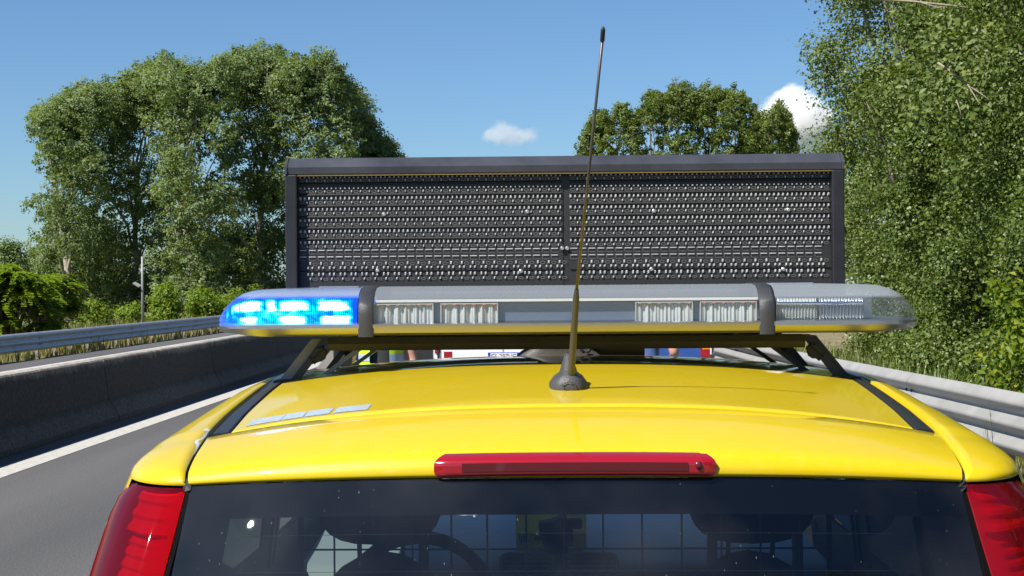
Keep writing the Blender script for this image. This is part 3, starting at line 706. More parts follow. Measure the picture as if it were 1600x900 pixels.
MB().ell((cx(bx + 0.174), 2.133, 1.466), (0.005, 0.004, 0.006), 10, 6).build('fixing_screw', 'red_dark', bl)
# windscreen, bonnet, nose
rows = [[(cx(u * lerp(0.585, 0.70, t)), lerp(4.38, 4.93, t) + 0.06 * (1 - u * u) * t, lerp(1.489, 1.0, t) - 0.02 * u * u) for u in np.linspace(-1, 1, 17)] for t in np.linspace(0, 1, 10)]
MB().grid(rows).build('windscreen', 'screen_glass', car, smooth=True)
rows = [[(cx(u * lerp(0.76, 0.60, t ** 2)), lerp(4.86, 5.44, t) + 0.06 * (1 - u * u), lerp(0.985, 0.78, t ** 1.1) - 0.02 * u * u) for u in np.linspace(-1, 1, 17)] for t in np.linspace(0, 1, 10)]
MB().grid(rows).build('bonnet', 'yellow', car, smooth=True)
rows = [[(cx(u * 0.64), y + 0.06 * (1 - u * u), z) for u in np.linspace(-1, 1, 17)] for y, z in ((5.44, 0.80), (5.47, 0.7), (5.5, 0.5), (5.46, 0.25))]
MB().grid(rows).build('front_bumper', 'yellow', car, smooth=True)
for s in (-1, 1): MB().ell((cx(s * 0.52), 5.44, 0.72), (0.11, 0.08, 0.08), 12, 8).build('headlight', 'chrome', car, smooth=True)
MB().box(cx(-0.7), cx(0.7), 2.05, 4.9, 0.2, 0.32).build('floor_pan', 'int_dark', car)
MB().grid([[(cx(u * 0.56), y, roofz(u * 0.54, y) - 0.035) for u in np.linspace(-1, 1, 13)] for y in np.linspace(2.42, 4.39, 12)]).build('headliner', 'int_dark', car, smooth=True)
# interior: dashboard with twin air vent, steering wheel, seats, load cage
def dashz(x): return 0.985
dsh = MB()
rows = []
for y, z in ((3.98, 0.45), (3.97, 0.80), (3.985, 0.945), (4.01, 0.975), (4.06, 0.985), (4.3, 0.995), (4.55, 1.012), (4.90, 1.045)):
    rows.append([(cx(u * 0.71), y + 0.05 * u * u, z - (0.015 * u * u)) for u in np.linspace(-1, 1, 21)])
db = dsh.grid(rows).build('dashboard', 'dash', car, smooth=True)
vx = at(873, 880, 3.97).x; vz = at(873, 880, 3.97).z
for s in (-1, 1):
    x0 = vx + s * 0.082
    pts = [(x0 + 0.070 * math.copysign(abs(cos(a)) ** 0.45, cos(a)), vz + 0.028 * math.copysign(abs(sin(a)) ** 0.45, sin(a))) for a in np.linspace(0, 2 * pi, 25)[:-1]]
    v = MB().prism(pts, 'y', 3.962, 3.972).build('air_vent', 'int_dark', db)
    MB().tube([(p[0], 3.958, p[1]) for p in pts] + [(pts[0][0], 3.958, pts[0][1])], 0.005, 6, cap=False).build('vent_rim', 'int_grey', v, smooth=True)
    for q in range(4):
        z = vz - 0.017 + q * 0.0115; MB().box(x0 - 0.06, x0 + 0.06, 3.953, 3.963, z, z + 0.004).build('vent_slat', 'int_grey', v)
for q in (-1, 1): MB().box(vx + q * 0.006 - 0.004, vx + q * 0.006 + 0.004, 3.953, 3.962, vz - 0.012, vz + 0.012, bev=0.002).build('vent_dial', 'int_dark', db)
sw = []
swc = Vector((cx(-0.36), 3.70, 0.93)); ax = Vector((0, -0.88, 0.47)).normalized(); e1 = Vector((1, 0, 0)); e2 = ax.cross(e1)
m = MB(); m.tube([swc + e1 * (0.185 * cos(a)) + e2 * (0.185 * sin(a)) for a in np.linspace(0, 2 * pi, 41)], 0.017, 8, cap=False)
for a in (0.0, pi, -pi / 2): m.tube([swc, swc + e1 * (0.18 * cos(a)) + e2 * (0.18 * sin(a)) * (1 if a != -pi / 2 else 1)], 0.016, 6)
m.ell(swc, (0.07, 0.05, 0.07)); m.build('steering_wheel', 'int_dark', car, smooth=True)
for sx in (-1, 1):
    X = cx(sx * 0.42)
    st = MB().ell((X, 3.50, 0.75), (0.22, 0.09, 0.36), 18, 14).build('seat_back', 'seat', car, smooth=True)
    MB().box(X - 0.23, X + 0.23, 3.42, 3.95, 0.42, 0.58, bev=0.05).build('seat_cushion', 'seat', st, smooth=True)
    h = MB()
    rows = []
    for t in np.linspace(0, 2 * pi, 25):
        rows.append([(X + wd * math.copysign(abs(cos(t)) ** 0.7, cos(t)), 3.44 + d, 1.245 + hh * math.copysign(abs(sin(t)) ** 0.7, sin(t))) for wd, hh, d in ((0.001, 0.001, -0.055), (0.12, 0.09, -0.05), (0.142, 0.108, -0.02), (0.142, 0.108, 0.03), (0.12, 0.09, 0.055), (0.001, 0.001, 0.06))])
    h.grid(rows).build('headrest', 'seat', st, smooth=True)
    for q in (-0.05, 0.05): MB().tube([(X + q, 3.47, 1.08), (X + q, 3.45, 1.18)], 0.006, 6).build('headrest_post', 'chrome', st)
# rear-view of the grille that parts off the load space
cg = MB(); cgY = 3.02
cage = MB()
gx0 = at(470, 800, cgY).x; gx1 = at(1295, 800, cgY).x
cage.tube([(gx0, cgY, 0.62), (gx0, cgY, 1.37), (gx1, cgY, 1.37), (gx1, cgY, 0.62), (gx0, cgY, 0.62)], 0.009, 6)
cage_o = cage.build('load_guard', 'wire', car, smooth=True)
for px_ in (522, 583, 644, 705, 761, 822, 881, 942, 1003, 1065, 1127, 1188, 1250):
    x = at(px_, 800, cgY).x; MB().tube([(x, cgY, 0.62), (x, cgY, 1.365)], 0.0021, 5).build('guard_wire', 'wire', cage_o)
z0 = at(881, 857, cgY).z
for q in range(-6, 4):
    z = z0 + q * 0.0785
    if 0.63 < z < 1.36: MB().tube([(gx0, cgY - 0.004, z), (gx1, cgY - 0.004, z)], 0.0021, 5).build('guard_wire', 'wire', cage_o)
for px_ in (663, 1112, 1245):
    x = at(px_, 880, cgY + 0.05).x; MB().box(x - 0.010, x + 0.010, cgY + 0.03, cgY + 0.05, 0.5, at(px_, 838, cgY).z, bev=0.003).build('guard_post', 'wire', cage_o)
# retro-reflective film pieces on the roof edge
def film():
    m, t, o = nt('reflective_film'); p = N(t, 'ShaderNodeBsdfPrincipled'); p.inputs['Roughness'].default_value = 0.3; p.inputs['Metallic'].default_value = 0.35
    tc = N(t, 'ShaderNodeTexCoord'); v = N(t, 'ShaderNodeTexVoronoi'); v.inputs['Scale'].default_value = 260; t.links.new(tc.outputs['Object'], v.inputs['Vector'])
    r = N(t, 'ShaderNodeValToRGB'); r.color_ramp.elements[0].color = (0.30, 0.46, 0.58, 1); r.color_ramp.elements[1].color = (0.55, 0.58, 0.56, 1); r.color_ramp.elements[1].position = 0.6
    t.links.new(v.outputs['Color'], r.inputs[0]); t.links.new(r.outputs[0], p.inputs['Base Color'])
    bp = N(t, 'ShaderNodeBump'); bp.inputs['Strength'].default_value = 0.5; bp.inputs['Distance'].default_value = 0.001; t.links.new(v.outputs['Distance'], bp.inputs['Height']); t.links.new(bp.outputs[0], p.inputs['Normal'])
    t.links.new(p.outputs[0], o.inputs[0]); return m
M['retro_film'] = film()
for xa, xb in ((-0.526, -0.4685), (-0.4675, -0.432), (-0.4295, -0.388), (-0.381, -0.325)):
    rows = []
    for q in np.linspace(0, 1, 5):
        r = []
        for x in np.linspace(xa, xb, 6):
            u = x / 0.545; y = seamY(u) + lerp(0.04, 0.10, q); r.append((cx(x), y, roofz(x, y) + 0.0008))
        rows.append(r)
    MB().grid(rows).build('reflective_strip', 'retro_film', car, smooth=True)
# aerial
ab = at(889, 612, 2.56); bz = roofz(ab.x - XC, 2.56)
an = MB(); rows = []
for z, hw, yb, yf in ((-0.004, 0.0335, 2.555, 2.70), (0.008, 0.0335, 2.553, 2.70), (0.019, 0.026, 2.557, 2.695), (0.026, 0.016, 2.566, 2.68), (0.042, 0.011, 2.585, 2.66), (0.056, 0.007, 2.598, 2.64), (0.060, 0.002, 2.605, 2.63)):
    rows.append([(ab.x + hw * math.copysign(abs(cos(a)) ** 0.6, cos(a)), (yb + yf) / 2 - (yf - yb) / 2 * math.copysign(abs(sin(a)) ** 0.6, sin(a)), bz + z) for a in np.linspace(0, 2 * pi, 25)])
ae = an.grid(rows).build('aerial', 'grey_plastic', car, smooth=True)
p0 = at(892, 592, 2.572); p1 = at(901, 452, 2.515); p2 = at(941, 66, 2.345); p3 = at(942.5, 42, 2.335)
M['mast'] = pm('mast_rubber', (0.05, 0.045, 0.035), 0.35, coat=0.3)
MB().tube([p0 - (p1 - p0) * 0.03, p0, p0.lerp(p1, 0.9), p1], [0.0062, 0.0062, 0.0056, 0.0036], 10).build('mast_sleeve', 'mast', ae, smooth=True, ang=50)
MB().tube([p1, p1.lerp(p2, 0.5), p2], [0.0026, 0.0024, 0.0022], 8).build('mast', 'mast', ae, smooth=True)
MB().tube([p2, p2.lerp(p3, 0.1), p2.lerp(p3, 0.8), p3], [0.0022, 0.0036, 0.0036, 0.002], 8).build('mast_tip', 'black_rubber', ae, smooth=True)
rr = [(ab.x + 0.0115 * cos(a), ab.x, 0) for a in np.linspace(0, 2 * pi, 17)]
MB().tube([(ab.x + 0.011 * cos(a), 2.5515, bz + 0.009 + 0.0055 * sin(a)) for a in np.linspace(0, 2 * pi, 21)], 0.0009, 5, cap=False).build('oval_emblem', 'grey_plastic', ae)

# things lying inside on the dashboard
def dz(): return 0.99
c0 = at(806, 850, 4.2); c1 = at(916, 803, 4.2); B0 = 0.992
bk = thing('cardboard_folder', 'khaki folder with a yellow printed foot standing on the dashboard behind the black device', 'folder', ((c0.x + c1.x) / 2, 4.2, B0))
MB().box(c0.x, c1.x, 4.20, 4.208, B0, c1.z).build('cover', 'paper_khaki', bk)
zs = at(860, 832, 4.2).z
MB().box(c0.x + .002, c1.x - .002, 4.1955, 4.1985, B0 + .004, zs).build('printed_strip', 'paper_yellow', bk)
MB().box(c0.x + .006, c0.x + .036, 4.1935, 4.195, c0.z + .004, zs - .004).build('white_label', 'paper_white', bk)
for q in range(5): MB().box(c0.x + 0.010 + q * 0.005, c0.x + 0.012 + q * 0.005, 4.1925, 4.1933, c0.z + .007, zs - .007).build('print_bar', 'ink', bk)
MB().box(c0.x + 0.052, c0.x + 0.074, 4.1925, 4.1945, c0.z + .012, zs - .010).build('print_bar', 'ink', bk)
dc = at(872, 855, 4.08); D0 = 0.986
dv = thing('dashboard_device', 'black device on a pedestal in the middle of the dashboard', 'device', (dc.x, 4.1, D0))
poly = [(-0.026, 0.0), (0.018, 0.0), (0.026, 0.030), (0.040, 0.040), (0.040, 0.078), (0.030, 0.090), (0.022, 0.112), (0.004, 0.113), (-0.018, 0.102), (-0.052, 0.096), (-0.050, 0.070)]
MB().prism([(dc.x + a, D0 + b) for a, b in poly], 'y', 4.06, 4.12).build('housing', 'int_dark', dv)
MB().box(dc.x - 0.075, dc.x + 0.065, 4.05, 4.15, D0 - .006, D0 + .016, bev=0.005).build('base', 'int_dark', dv)
MB().box(dc.x + 0.026, dc.x + 0.066, 4.07, 4.11, D0 + .080, D0 + .106, bev=0.006).build('camera_head', 'int_dark', dv)

# ------------------------------------------------------------------ roof rack
rk = thing('roof_rack', 'black roof rack of two crossbars with slanted clamp feet under the light bar', 'roof rack', (XC, 3.25, 1.52))
for Yb, zt in ((3.05, 1.619), (3.52, 1.612)):
    prof = [(Yb - 0.022, zt - 0.026), (Yb + 0.022, zt - 0.026), (Yb + 0.027, zt - 0.013), (Yb + 0.022, zt), (Yb - 0.022, zt), (Yb - 0.027, zt - 0.013)]
    MB().prism(prof, 'x', cx(-0.475), cx(0.475)).build('crossbar', 'black_trim', rk)
    for s in (-1, 1):
        def leg(xa, za, xb, zb_, y0, y1, th): 
            return [(cx(s * xa), y0, za), (cx(s * xb), y0, zb_), (cx(s * xb), y1, zb_), (cx(s * xa), y1, za)]
        # outer silver plate leaning out to the gutter, coloured dark on the shaded right, black clamp arm in front of it
        xa, xb = 0.478, 0.550; zb_ = roofz(0.56, Yb) - 0.004; za = zt - 0.003
        m = MB(); d = 0.016
        m.prism([(cx(s * (xa + 0.010)), za), (cx(s * (xa + (0.034 if s < 0 else 0.024))), za), (cx(s * (xb + (0.032 if s < 0 else 0.022))), zb_), (cx(s * (xb + 0.008)), zb_)], 'y', Yb + 0.004, Yb + 0.04)
        lg = m.build('foot', 'galv_pale' if s < 0 else 'black_trim', rk)
        m = MB(); m.prism([(cx(s * (xa - 0.008)), za + 0.003), (cx(s * (xa + 0.009)), za + 0.003), (cx(s * (xb + 0.007)), zb_), (cx(s * (xb - 0.010)), zb_)], 'y', Yb - 0.012, Yb + 0.0035)
        lg2 = m.build('clamp_arm', 'black_trim', rk)
        m = MB(); q = 0.62; px2 = lerp(xa - 0.01, xb - 0.01, 0.36); pz2 = lerp(za, zb_, 0.36)
        m.tube([(cx(s * px2), Yb - 0.030, pz2), (cx(s * px2), Yb - 0.010, pz2)], 0.014, 10); m.tube([(cx(s * (px2 - 0.012)), Yb - 0.022, pz2 + 0.012), (cx(s * (px2 + 0.014)), Yb - 0.022, pz2 - 0.012)], 0.010, 6)
        m.build('clamp_knob', 'black_rubber', rk, smooth=True, ang=40)
        MB().box(cx(s * xb) - 0.035, cx(s * xb) + 0.035, Yb - 0.035, Yb + 0.06, zb_ - 0.012, zb_ + 0.006, bev=0.005).build('foot_pad', 'black_rubber', rk)
        MB().prism([(cx(s * (xa - 0.066)), za - 0.02), (cx(s * (xa - 0.052)), za - 0.02), (cx(s * (xb - 0.044)), zb_ + 0.008), (cx(s * (xb - 0.058)), zb_ + 0.008)], 'y', Yb + 0.055, Yb + 0.085).build('brace', 'galv' if s < 0 else 'black_trim', rk)  # right braces coloured dark for shade as well

# ------------------------------------------------------------------ light bar
LBX = XC
lb = thing('light_bar', 'long warning light bar across the car roof with its left end glowing blue', 'light bar', (LBX, 3.1, 1.62))
SEC = [(-0.170, 0.0), (-0.170, 0.020), (-0.167, 0.038), (-0.160, 0.046), (-0.135, 0.063), (-0.105, 0.0715), (-0.05, 0.075), (0.05, 0.075), (0.105, 0.0715), (0.135, 0.063), (0.160, 0.046), (0.167, 0.038), (0.170, 0.020), (0.170, 0.0)]
Z0 = 1.6455; YC = 3.1
def lsec(x, tz=1.0, ty=1.0, grow=0.0):
    return [(LBX + x, YC + p[0] * ty * (1 + grow), Z0 + p[1] * tz * (1 + grow * 4)) for p in SEC]
# base tray with sloped skirt
def tray(xa, xb):
    prof = [(-0.150, -0.020), (-0.166, -0.015), (-0.172, -0.004), (-0.172, 0.002), (-0.166, 0.004), (0.166, 0.004), (0.172, 0.002), (0.172, -0.004), (0.166, -0.015), (0.150, -0.020)]
    return [(p[0] + YC, p[1] + Z0) for p in prof]
MB().prism(tray(0, 0), 'x', LBX - 0.398, LBX + 0.398).build('base_tray', 'alu', lb, smooth=True, ang=30)
for s in (-1, 1):
    # end tray rounded in plan
    rows = []
    for t in np.linspace(0, 1, 14):
        x = lerp(0.398, 0.6865, t ** 0.8); e = max(0, (x - 0.60) / 0.0865); ty = sqrt(max(0.02, 1 - 0.62 * e ** 2.8))
        rows.append([(LBX + s * x, YC + p[0] * ty, Z0 + p[1] * (1 if p[1] > -0.01 else 1 - 0.45 * e)) for p in [(-0.148, -0.021), (-0.163, -0.016), (-0.1725, -0.005), (-0.1725, 0.002), (-0.16, 0.0045), (0.16, 0.0045), (0.1725, 0.002), (0.1725, -0.005), (0.163, -0.016), (0.148, -0.021)]])
    m = MB().grid(rows, closeu=True); m.add(rows[-1], [tuple(range(10))]); m.build('end_tray', 'grey_plastic' if False else 'alu_brushed', lb, smooth=True, ang=35)
    # end lens dome
    rows = []
    for t in np.linspace(0, 1, 26):
        x = lerp(0.404, 0.686, t ** 0.8); e = max(0, (x - 0.61) / 0.076); tz = max(0.05, 1 - 0.10 * max(0, (x - 0.45) / 0.236) ** 2 - 0.52 * e ** 2.2); ty = sqrt(max(0.03, 1 - 0.62 * e ** 2.8))
        rows.append([(LBX + s * x, p[1], p[2]) for p in lsec(0, tz, ty)])
    m = MB().grid(rows); m.add(rows[-1], [tuple(range(len(SEC)))])
    el = m.build('end_lens', 'lens_blue' if s < 0 and 'lens_blue' in M else 'lens_ribbed', lb, smooth=True, ang=60)
    if s < 0: LENS_L = el
    rows = [[(LBX + s * p[0], p[1], p[2]) for p in [(q[0] - LBX, q[1], q[2]) for q in lsec(x, 1.03, 1.022)]] for x in (0.372, 0.376, 0.3985, 0.402)]
    for r_, sc_ in ((0, 0.97), (3, 0.97)):
        rows[r_] = [(p[0], YC + (p[1] - YC) * 0.985, Z0 - 0.02 + (p[2] - Z0 + 0.02) * sc_) for p in rows[r_]]
    rows = [[(r[0][0], r[0][1], Z0 - 0.0225)] + r + [(r[-1][0], r[-1][1], Z0 - 0.0225)] for r in rows]
    m = MB().grid(rows); m.build('band_clamp', 'clamp', lb, smooth=True, ang=40)
    MB().box(LBX + s * 0.45 - 0.04, LBX + s * 0.45 + 0.04, YC - 0.09, YC + 0.09, Z0 + 0.0715, Z0 + 0.0765, bev=0.002).build('lens_pad', 'lens_clear', el)
# middle lens
MB().grid([lsec(x) for x in np.linspace(-0.376, 0.376, 30)]).build('middle_lens', 'lens_clear', lb, smooth=True, ang=60)
# backing plate between the modules, sky reflection put into its blue-grey colour, white top ledge
MB().box(LBX - 0.37, LBX + 0.37, YC - 0.140, YC + 0.140, Z0 + 0.004, Z0 + 0.044, bev=0.003).build('inner_box', 'alu_inner' if 'alu_inner' in M else 'alu_brushed', lb)
MB().box(LBX - 0.372, LBX + 0.372, YC - 0.152, YC - 0.141, Z0 + 0.044, Z0 + 0.049).build('white_ledge', 'white', lb)
def px2x(p): return at(p, 490, 2.945).x
for a, b in ((583, 677), (688, 778), (993, 1083), (1094, 1183)):
    xa, xb = px2x(a), px2x(b)
    mo = MB().box(xa, xb, YC - 0.152, YC - 0.1405, Z0 + 0.0015, Z0 + 0.0035).build('lamp_module', 'reflector', lb)
    MB().box(xa, xb, YC - 0.152, YC - 0.1405, Z0 + 0.0395, Z0 + 0.0415).build('module_rim', 'reflector', mo)
    for q in (xa, xb - 0.002): MB().box(q, q + 0.002, YC - 0.152, YC - 0.1405, Z0 + 0.004, Z0 + 0.039).build('module_rim', 'reflector', mo)
    rows = []; n = 73
    for k in range(n):
        t = k / (n - 1); x = lerp(xa + 0.002, xb - 0.002, t); d = 0.0050 * abs(sin(t * 6 * pi + 0.3)) ** 0.5 + 0.0018 * sin(t * 41 + a) + 0.0012 * sin(t * 97)
        rows.append([(x, YC - 0.1435 - d, Z0 + 0.004), (x, YC - 0.1430 - d, Z0 + 0.030), (x, YC - 0.1420 - d * .8, Z0 + 0.0392)])
    MB().grid(rows).build('ribbed_optic', 'reflector', mo, smooth=True)
    for k in range(6):
        x = lerp(xa + 0.008, xb - 0.008, k / 5); MB().box(x - 0.003, x + 0.003, YC - 0.1535, YC - 0.1495, Z0 + 0.0375, Z0 + 0.0395).build('led', 'red_glow_plate', mo)
# right end: chrome tube added to draw a sun glint, lamp blocks behind the ribbed lens
rows = []
for x in np.linspace(0.408, 0.575, 20):
    rows.append([(LBX + x, YC - 0.143 - 0.0035 * cos(a), Z0 + 0.036 + 0.0035 * sin(a)) for a in np.linspace(0, 2 * pi, 13)])
MB().grid(rows).build('glint_tube', 'chrome', lb, smooth=True)
for xa, xb, mt in ((0.408, 0.487, 'reflector'), (0.492, 0.577, 'alu_brushed')):
    n = 81; rows = []
    for k in range(n):
        t = k / (n - 1); x = LBX + lerp(xa, xb, t); d = 0.004 * (0.5 + 0.5 * sin(t * 26 * pi))
        rows.append([(x, YC - 0.132 - d, Z0 + 0.004), (x, YC - 0.138 - d, Z0 + 0.012), (x, YC - 0.138 - d, Z0 + 0.034), (x, YC - 0.128 - d, Z0 + 0.046)])
    MB().grid(rows).build('lamp_block', mt, lb, smooth=True)
MB().box(LBX + 0.405, LBX + 0.60, YC - 0.118, YC + 0.12, Z0 + 0.003, Z0 + 0.05, bev=0.004).build('inner_box', 'alu_brushed', lb)
# left end: lit blue LED blocks
def ledm(name, hot):
    m, t, o = nt(name); tc = N(t, 'ShaderNodeTexCoord')
    n = N(t, 'ShaderNodeTexNoise'); n.inputs['Scale'].default_value = 34; n.inputs['Detail'].default_value = 3; n.inputs['Distortion'].default_value = 0.6
    mp = N(t, 'ShaderNodeMapping'); mp.inputs['Scale'].default_value = (1.0, 1.0, 1.6); t.links.new(tc.outputs['Object'], mp.inputs[0]); t.links.new(mp.outputs[0], n.inputs['Vector'])
    a = N(t, 'ShaderNodeAttribute', attribute_name='tint', attribute_type='GEOMETRY')
    wv = N(t, 'ShaderNodeTexWave', wave_type='BANDS', bands_direction='X'); wv.inputs['Scale'].default_value = 75; wv.inputs['Distortion'].default_value = 0.5; t.links.new(tc.outputs['Object'], wv.inputs['Vector'])
    a0 = N(t, 'ShaderNodeMath', operation='MULTIPLY_ADD'); a0.inputs[1].default_value = 0.13; t.links.new(wv.outputs[0], a0.inputs[0]); t.links.new(n.outputs[0], a0.inputs[2])
    ad = N(t, 'ShaderNodeMath', operation='ADD'); t.links.new(a0.outputs[0], ad.inputs[0]); t.links.new(a.outputs['Fac'], ad.inputs[1])
    r = N(t, 'ShaderNodeValToRGB'); e = r.color_ramp.elements
    e[0].position = 0.55; e[0].color = (0.0, 0.055, 0.85, 1); e[1].position = 1.12 if False else 1.0; e[1].color = (0.95, 1.0, 1.0, 1)
    k = e.new(0.70); k.color = (0.0, 0.25, 1.0, 1); k = e.new(0.82); k.color = (0.0, 0.62, 1.0, 1); k = e.new(0.90); k.color = (0.25, 0.95, 1.0, 1)
    t.links.new(ad.outputs[0], r.inputs[0]); em = N(t, 'ShaderNodeEmission'); em.inputs['Strength'].default_value = hot
    t.links.new(r.outputs[0], em.inputs[0]); t.links.new(em.outputs[0], o.inputs[0]); return m
M['blue_led'] = ledm('blue_led', 1.9)
def lit_panel(name, xa, xb, za, zb2, y, peak, par):
    nx, nz = 24, 10; rows = []; tint = []
    for j in range(nz + 1):
        for i in range(nx + 1):
            u, v = i / nx * 2 - 1, j / nz * 2 - 1
            tint.append(peak * max(0, 1 - abs(u) ** 3.5) * max(0, 1 - abs(v) ** 3))
        row = []
        for i in range(nx + 1):
            X_ = lerp(xa, xb, i / nx); ax = abs(X_ - LBX); e = max(0, (ax - 0.60) / 0.086)
            row.append((X_, y + 0.172 * (1 - sqrt(max(0.03, 1 - 0.70 * e ** 2.6))), Z0 + (lerp(za, zb2, j / nz) - Z0) * (1 - 0.55 * e ** 2.2)))
        rows.append(row)
    o = MB().grid(rows).build(name, 'blue_led', par, fixn=False)
    at_ = o.data.attributes.new('tint', 'FLOAT', 'POINT'); at_.data.foreach_set('value', tint); return o
M['blue_box'] = pm('blue_inner', (0.02, 0.06, 0.30), 0.4)
MB().box(LBX - 0.60, LBX - 0.405, YC - 0.120, YC + 0.12, Z0 + 0.003, Z0 + 0.05, bev=0.004).build('inner_box', 'blue_box', lb)
def q2x(p): return at(p, 490, 2.965).x
for a, b, pk in ((356, 374, 0.30), (372, 414, 0.56), (414, 434, 0.46), (432, 487, 0.58), (492, 550, 0.56)):
    lit_panel('led_block', q2x(a), q2x(b), Z0 + 0.026, Z0 + 0.051, YC - 0.1355 + 0.0, pk, lb)
for a, b, pk in ((370, 404, 0.48), (432, 483, 0.56), (496, 549, 0.62)):
    lit_panel('led_block', q2x(a), q2x(b), Z0 + 0.003, Z0 + 0.020, YC - 0.1355, pk, lb)
lit_panel('led_block', q2x(344), q2x(551), Z0 + 0.001, Z0 + 0.053, YC - 0.132, 0.17, lb)

# ------------------------------------------------------------------ LED message sign standing behind the light bar
SY = 3.34
sg = thing('message_sign', 'black framed LED message sign standing unlit on the car roof', 'LED sign', (XC, 3.4, 1.56))
sx0 = at(445, 340, SY).x; sx1 = at(1320, 340, SY).x; scx = (sx0 + sx1) / 2; sw2 = (sx1 - sx0) / 2
SZT = at(882, 243.5, SY + 0.028).z; SZF = at(882, 257.5, SY).z; SZB = 1.612; fw = 0.027
MB().box(sx0 + 0.004, sx1 - 0.004, SY + 0.03, SY + 0.12, SZB, SZT - 0.004, bev=0.004).build('casing', 'dark_frame', sg)
prof = [(SY, SZF), (SY + 0.028, SZT), (SY + 0.122, SZT), (SY + 0.122, SZT - 0.003), (SY + 0.03, SZT - 0.003), (SY + 0.03, SZF - 0.0145), (SY + 0.002, SZF - 0.0145)]
MB().prism(prof, 'x', sx0 + 0.006, sx1 - 0.006).build('hood', 'hood_sky_lit', sg)
for s, xx in ((-1, sx0), (1, sx1)):
    MB().prism([(SY - 0.002, SZF + 0.001), (SY + 0.027, SZT + 0.002), (SY + 0.124, SZT + 0.002), (SY + 0.124, SZF - 0.03), (SY - 0.002, SZF - 0.0155)], 'x', min(xx, xx - s * 0.0055), max(xx, xx - s * 0.0055)).build('hood_cap', 'hood_sky_lit', sg)
    a, b = (xx, xx + fw) if s < 0 else (xx - fw, xx)
    MB().box(a + (0.0005 if s < 0 else 0), b, SY, SY + 0.03, SZB, SZF - 0.016, bev=0.003).build('frame_side', 'dark_frame', sg)
MB().box(sx0 + fw + 0.001, sx1 - fw - 0.001, SY + 0.001, SY + 0.03, SZB, SZB + 0.024, bev=0.002).build('frame_bottom', 'dark_frame', sg)
MB().box(sx0 + fw, sx1 - fw, SY + 0.004, SY + 0.008, SZF - 0.019, SZF - 0.0155).build('seal_strip', 'twig_dark' if 'twig_dark' in M else 'khaki', sg)
FYs = SY + 0.022
fx0, fx1 = sx0 + fw, sx1 - fw
mid = at(884, 340, FYs).x
for xa, xb in ((fx0, mid - 0.006), (mid + 0.006, fx1)):
    MB().box(xa, xb, FYs, FYs + 0.006, SZB + 0.02, SZF - 0.022).build('matrix_panel', 'matrix_black', sg)
MB().box(mid - 0.0058, mid + 0.0058, FYs + 0.0015, FYs + 0.006, SZB + 0.02, SZF - 0.022).build('panel_joint', 'matrix_black', sg)
def zpx(y): return at(882, y - 2.9, FYs).z
U1 = 3.36 / FPX    # one photo pixel at the sign
def led(m, x, z, w, h, d=0.0035):
    # clear LED dome: small faceted bump
    vs = [(x - w, FYs, z - h), (x + w, FYs, z - h), (x + w, FYs, z + h), (x - w, FYs, z + h), (x - w * .55, FYs - d, z - h * .55), (x + w * .55, FYs - d, z - h * .55), (x + w * .55, FYs - d, z + h * .55), (x - w * .55, FYs - d, z + h * .55)]
    m.add(vs, [(0, 1, 5, 4), (1, 2, 6, 5), (2, 3, 7, 6), (3, 0, 4, 7), (4, 5, 6, 7)])
def ring(m, x, z, w, h, th, d=0.002):
    o = [(x - w, z), (x - w * .55, z + h), (x + w * .55, z + h), (x + w, z), (x + w * .55, z - h), (x - w * .55, z - h)]
    i = [(x + (a - x) * (1 - th / w), z + (b - z) * (1 - th / h)) for a, b in o]
    vs = [(a, FYs - d, b) for a, b in o] + [(a, FYs - d, b) for a, b in i]
    m.add(vs, [(k, (k + 1) % 6, 6 + (k + 1) % 6, 6 + k) for k in range(6)], 1)
def slot(m, x, z, w, h, th, d=0.002):
    for (a, b, c, e, mi) in ((x - w, x + w, z + h - th * 1.6, z + h, 0), (x - w, x + w, z - h, z - h + th * .7, 1), (x - w, x - w + th * .7, z - h, z + h - th * 2, 1)):
        m.add([(a, FYs - d, c), (b, FYs - d, c), (b, FYs - d, e), (a, FYs - d, e)], [(0, 1, 2, 3)], mi)
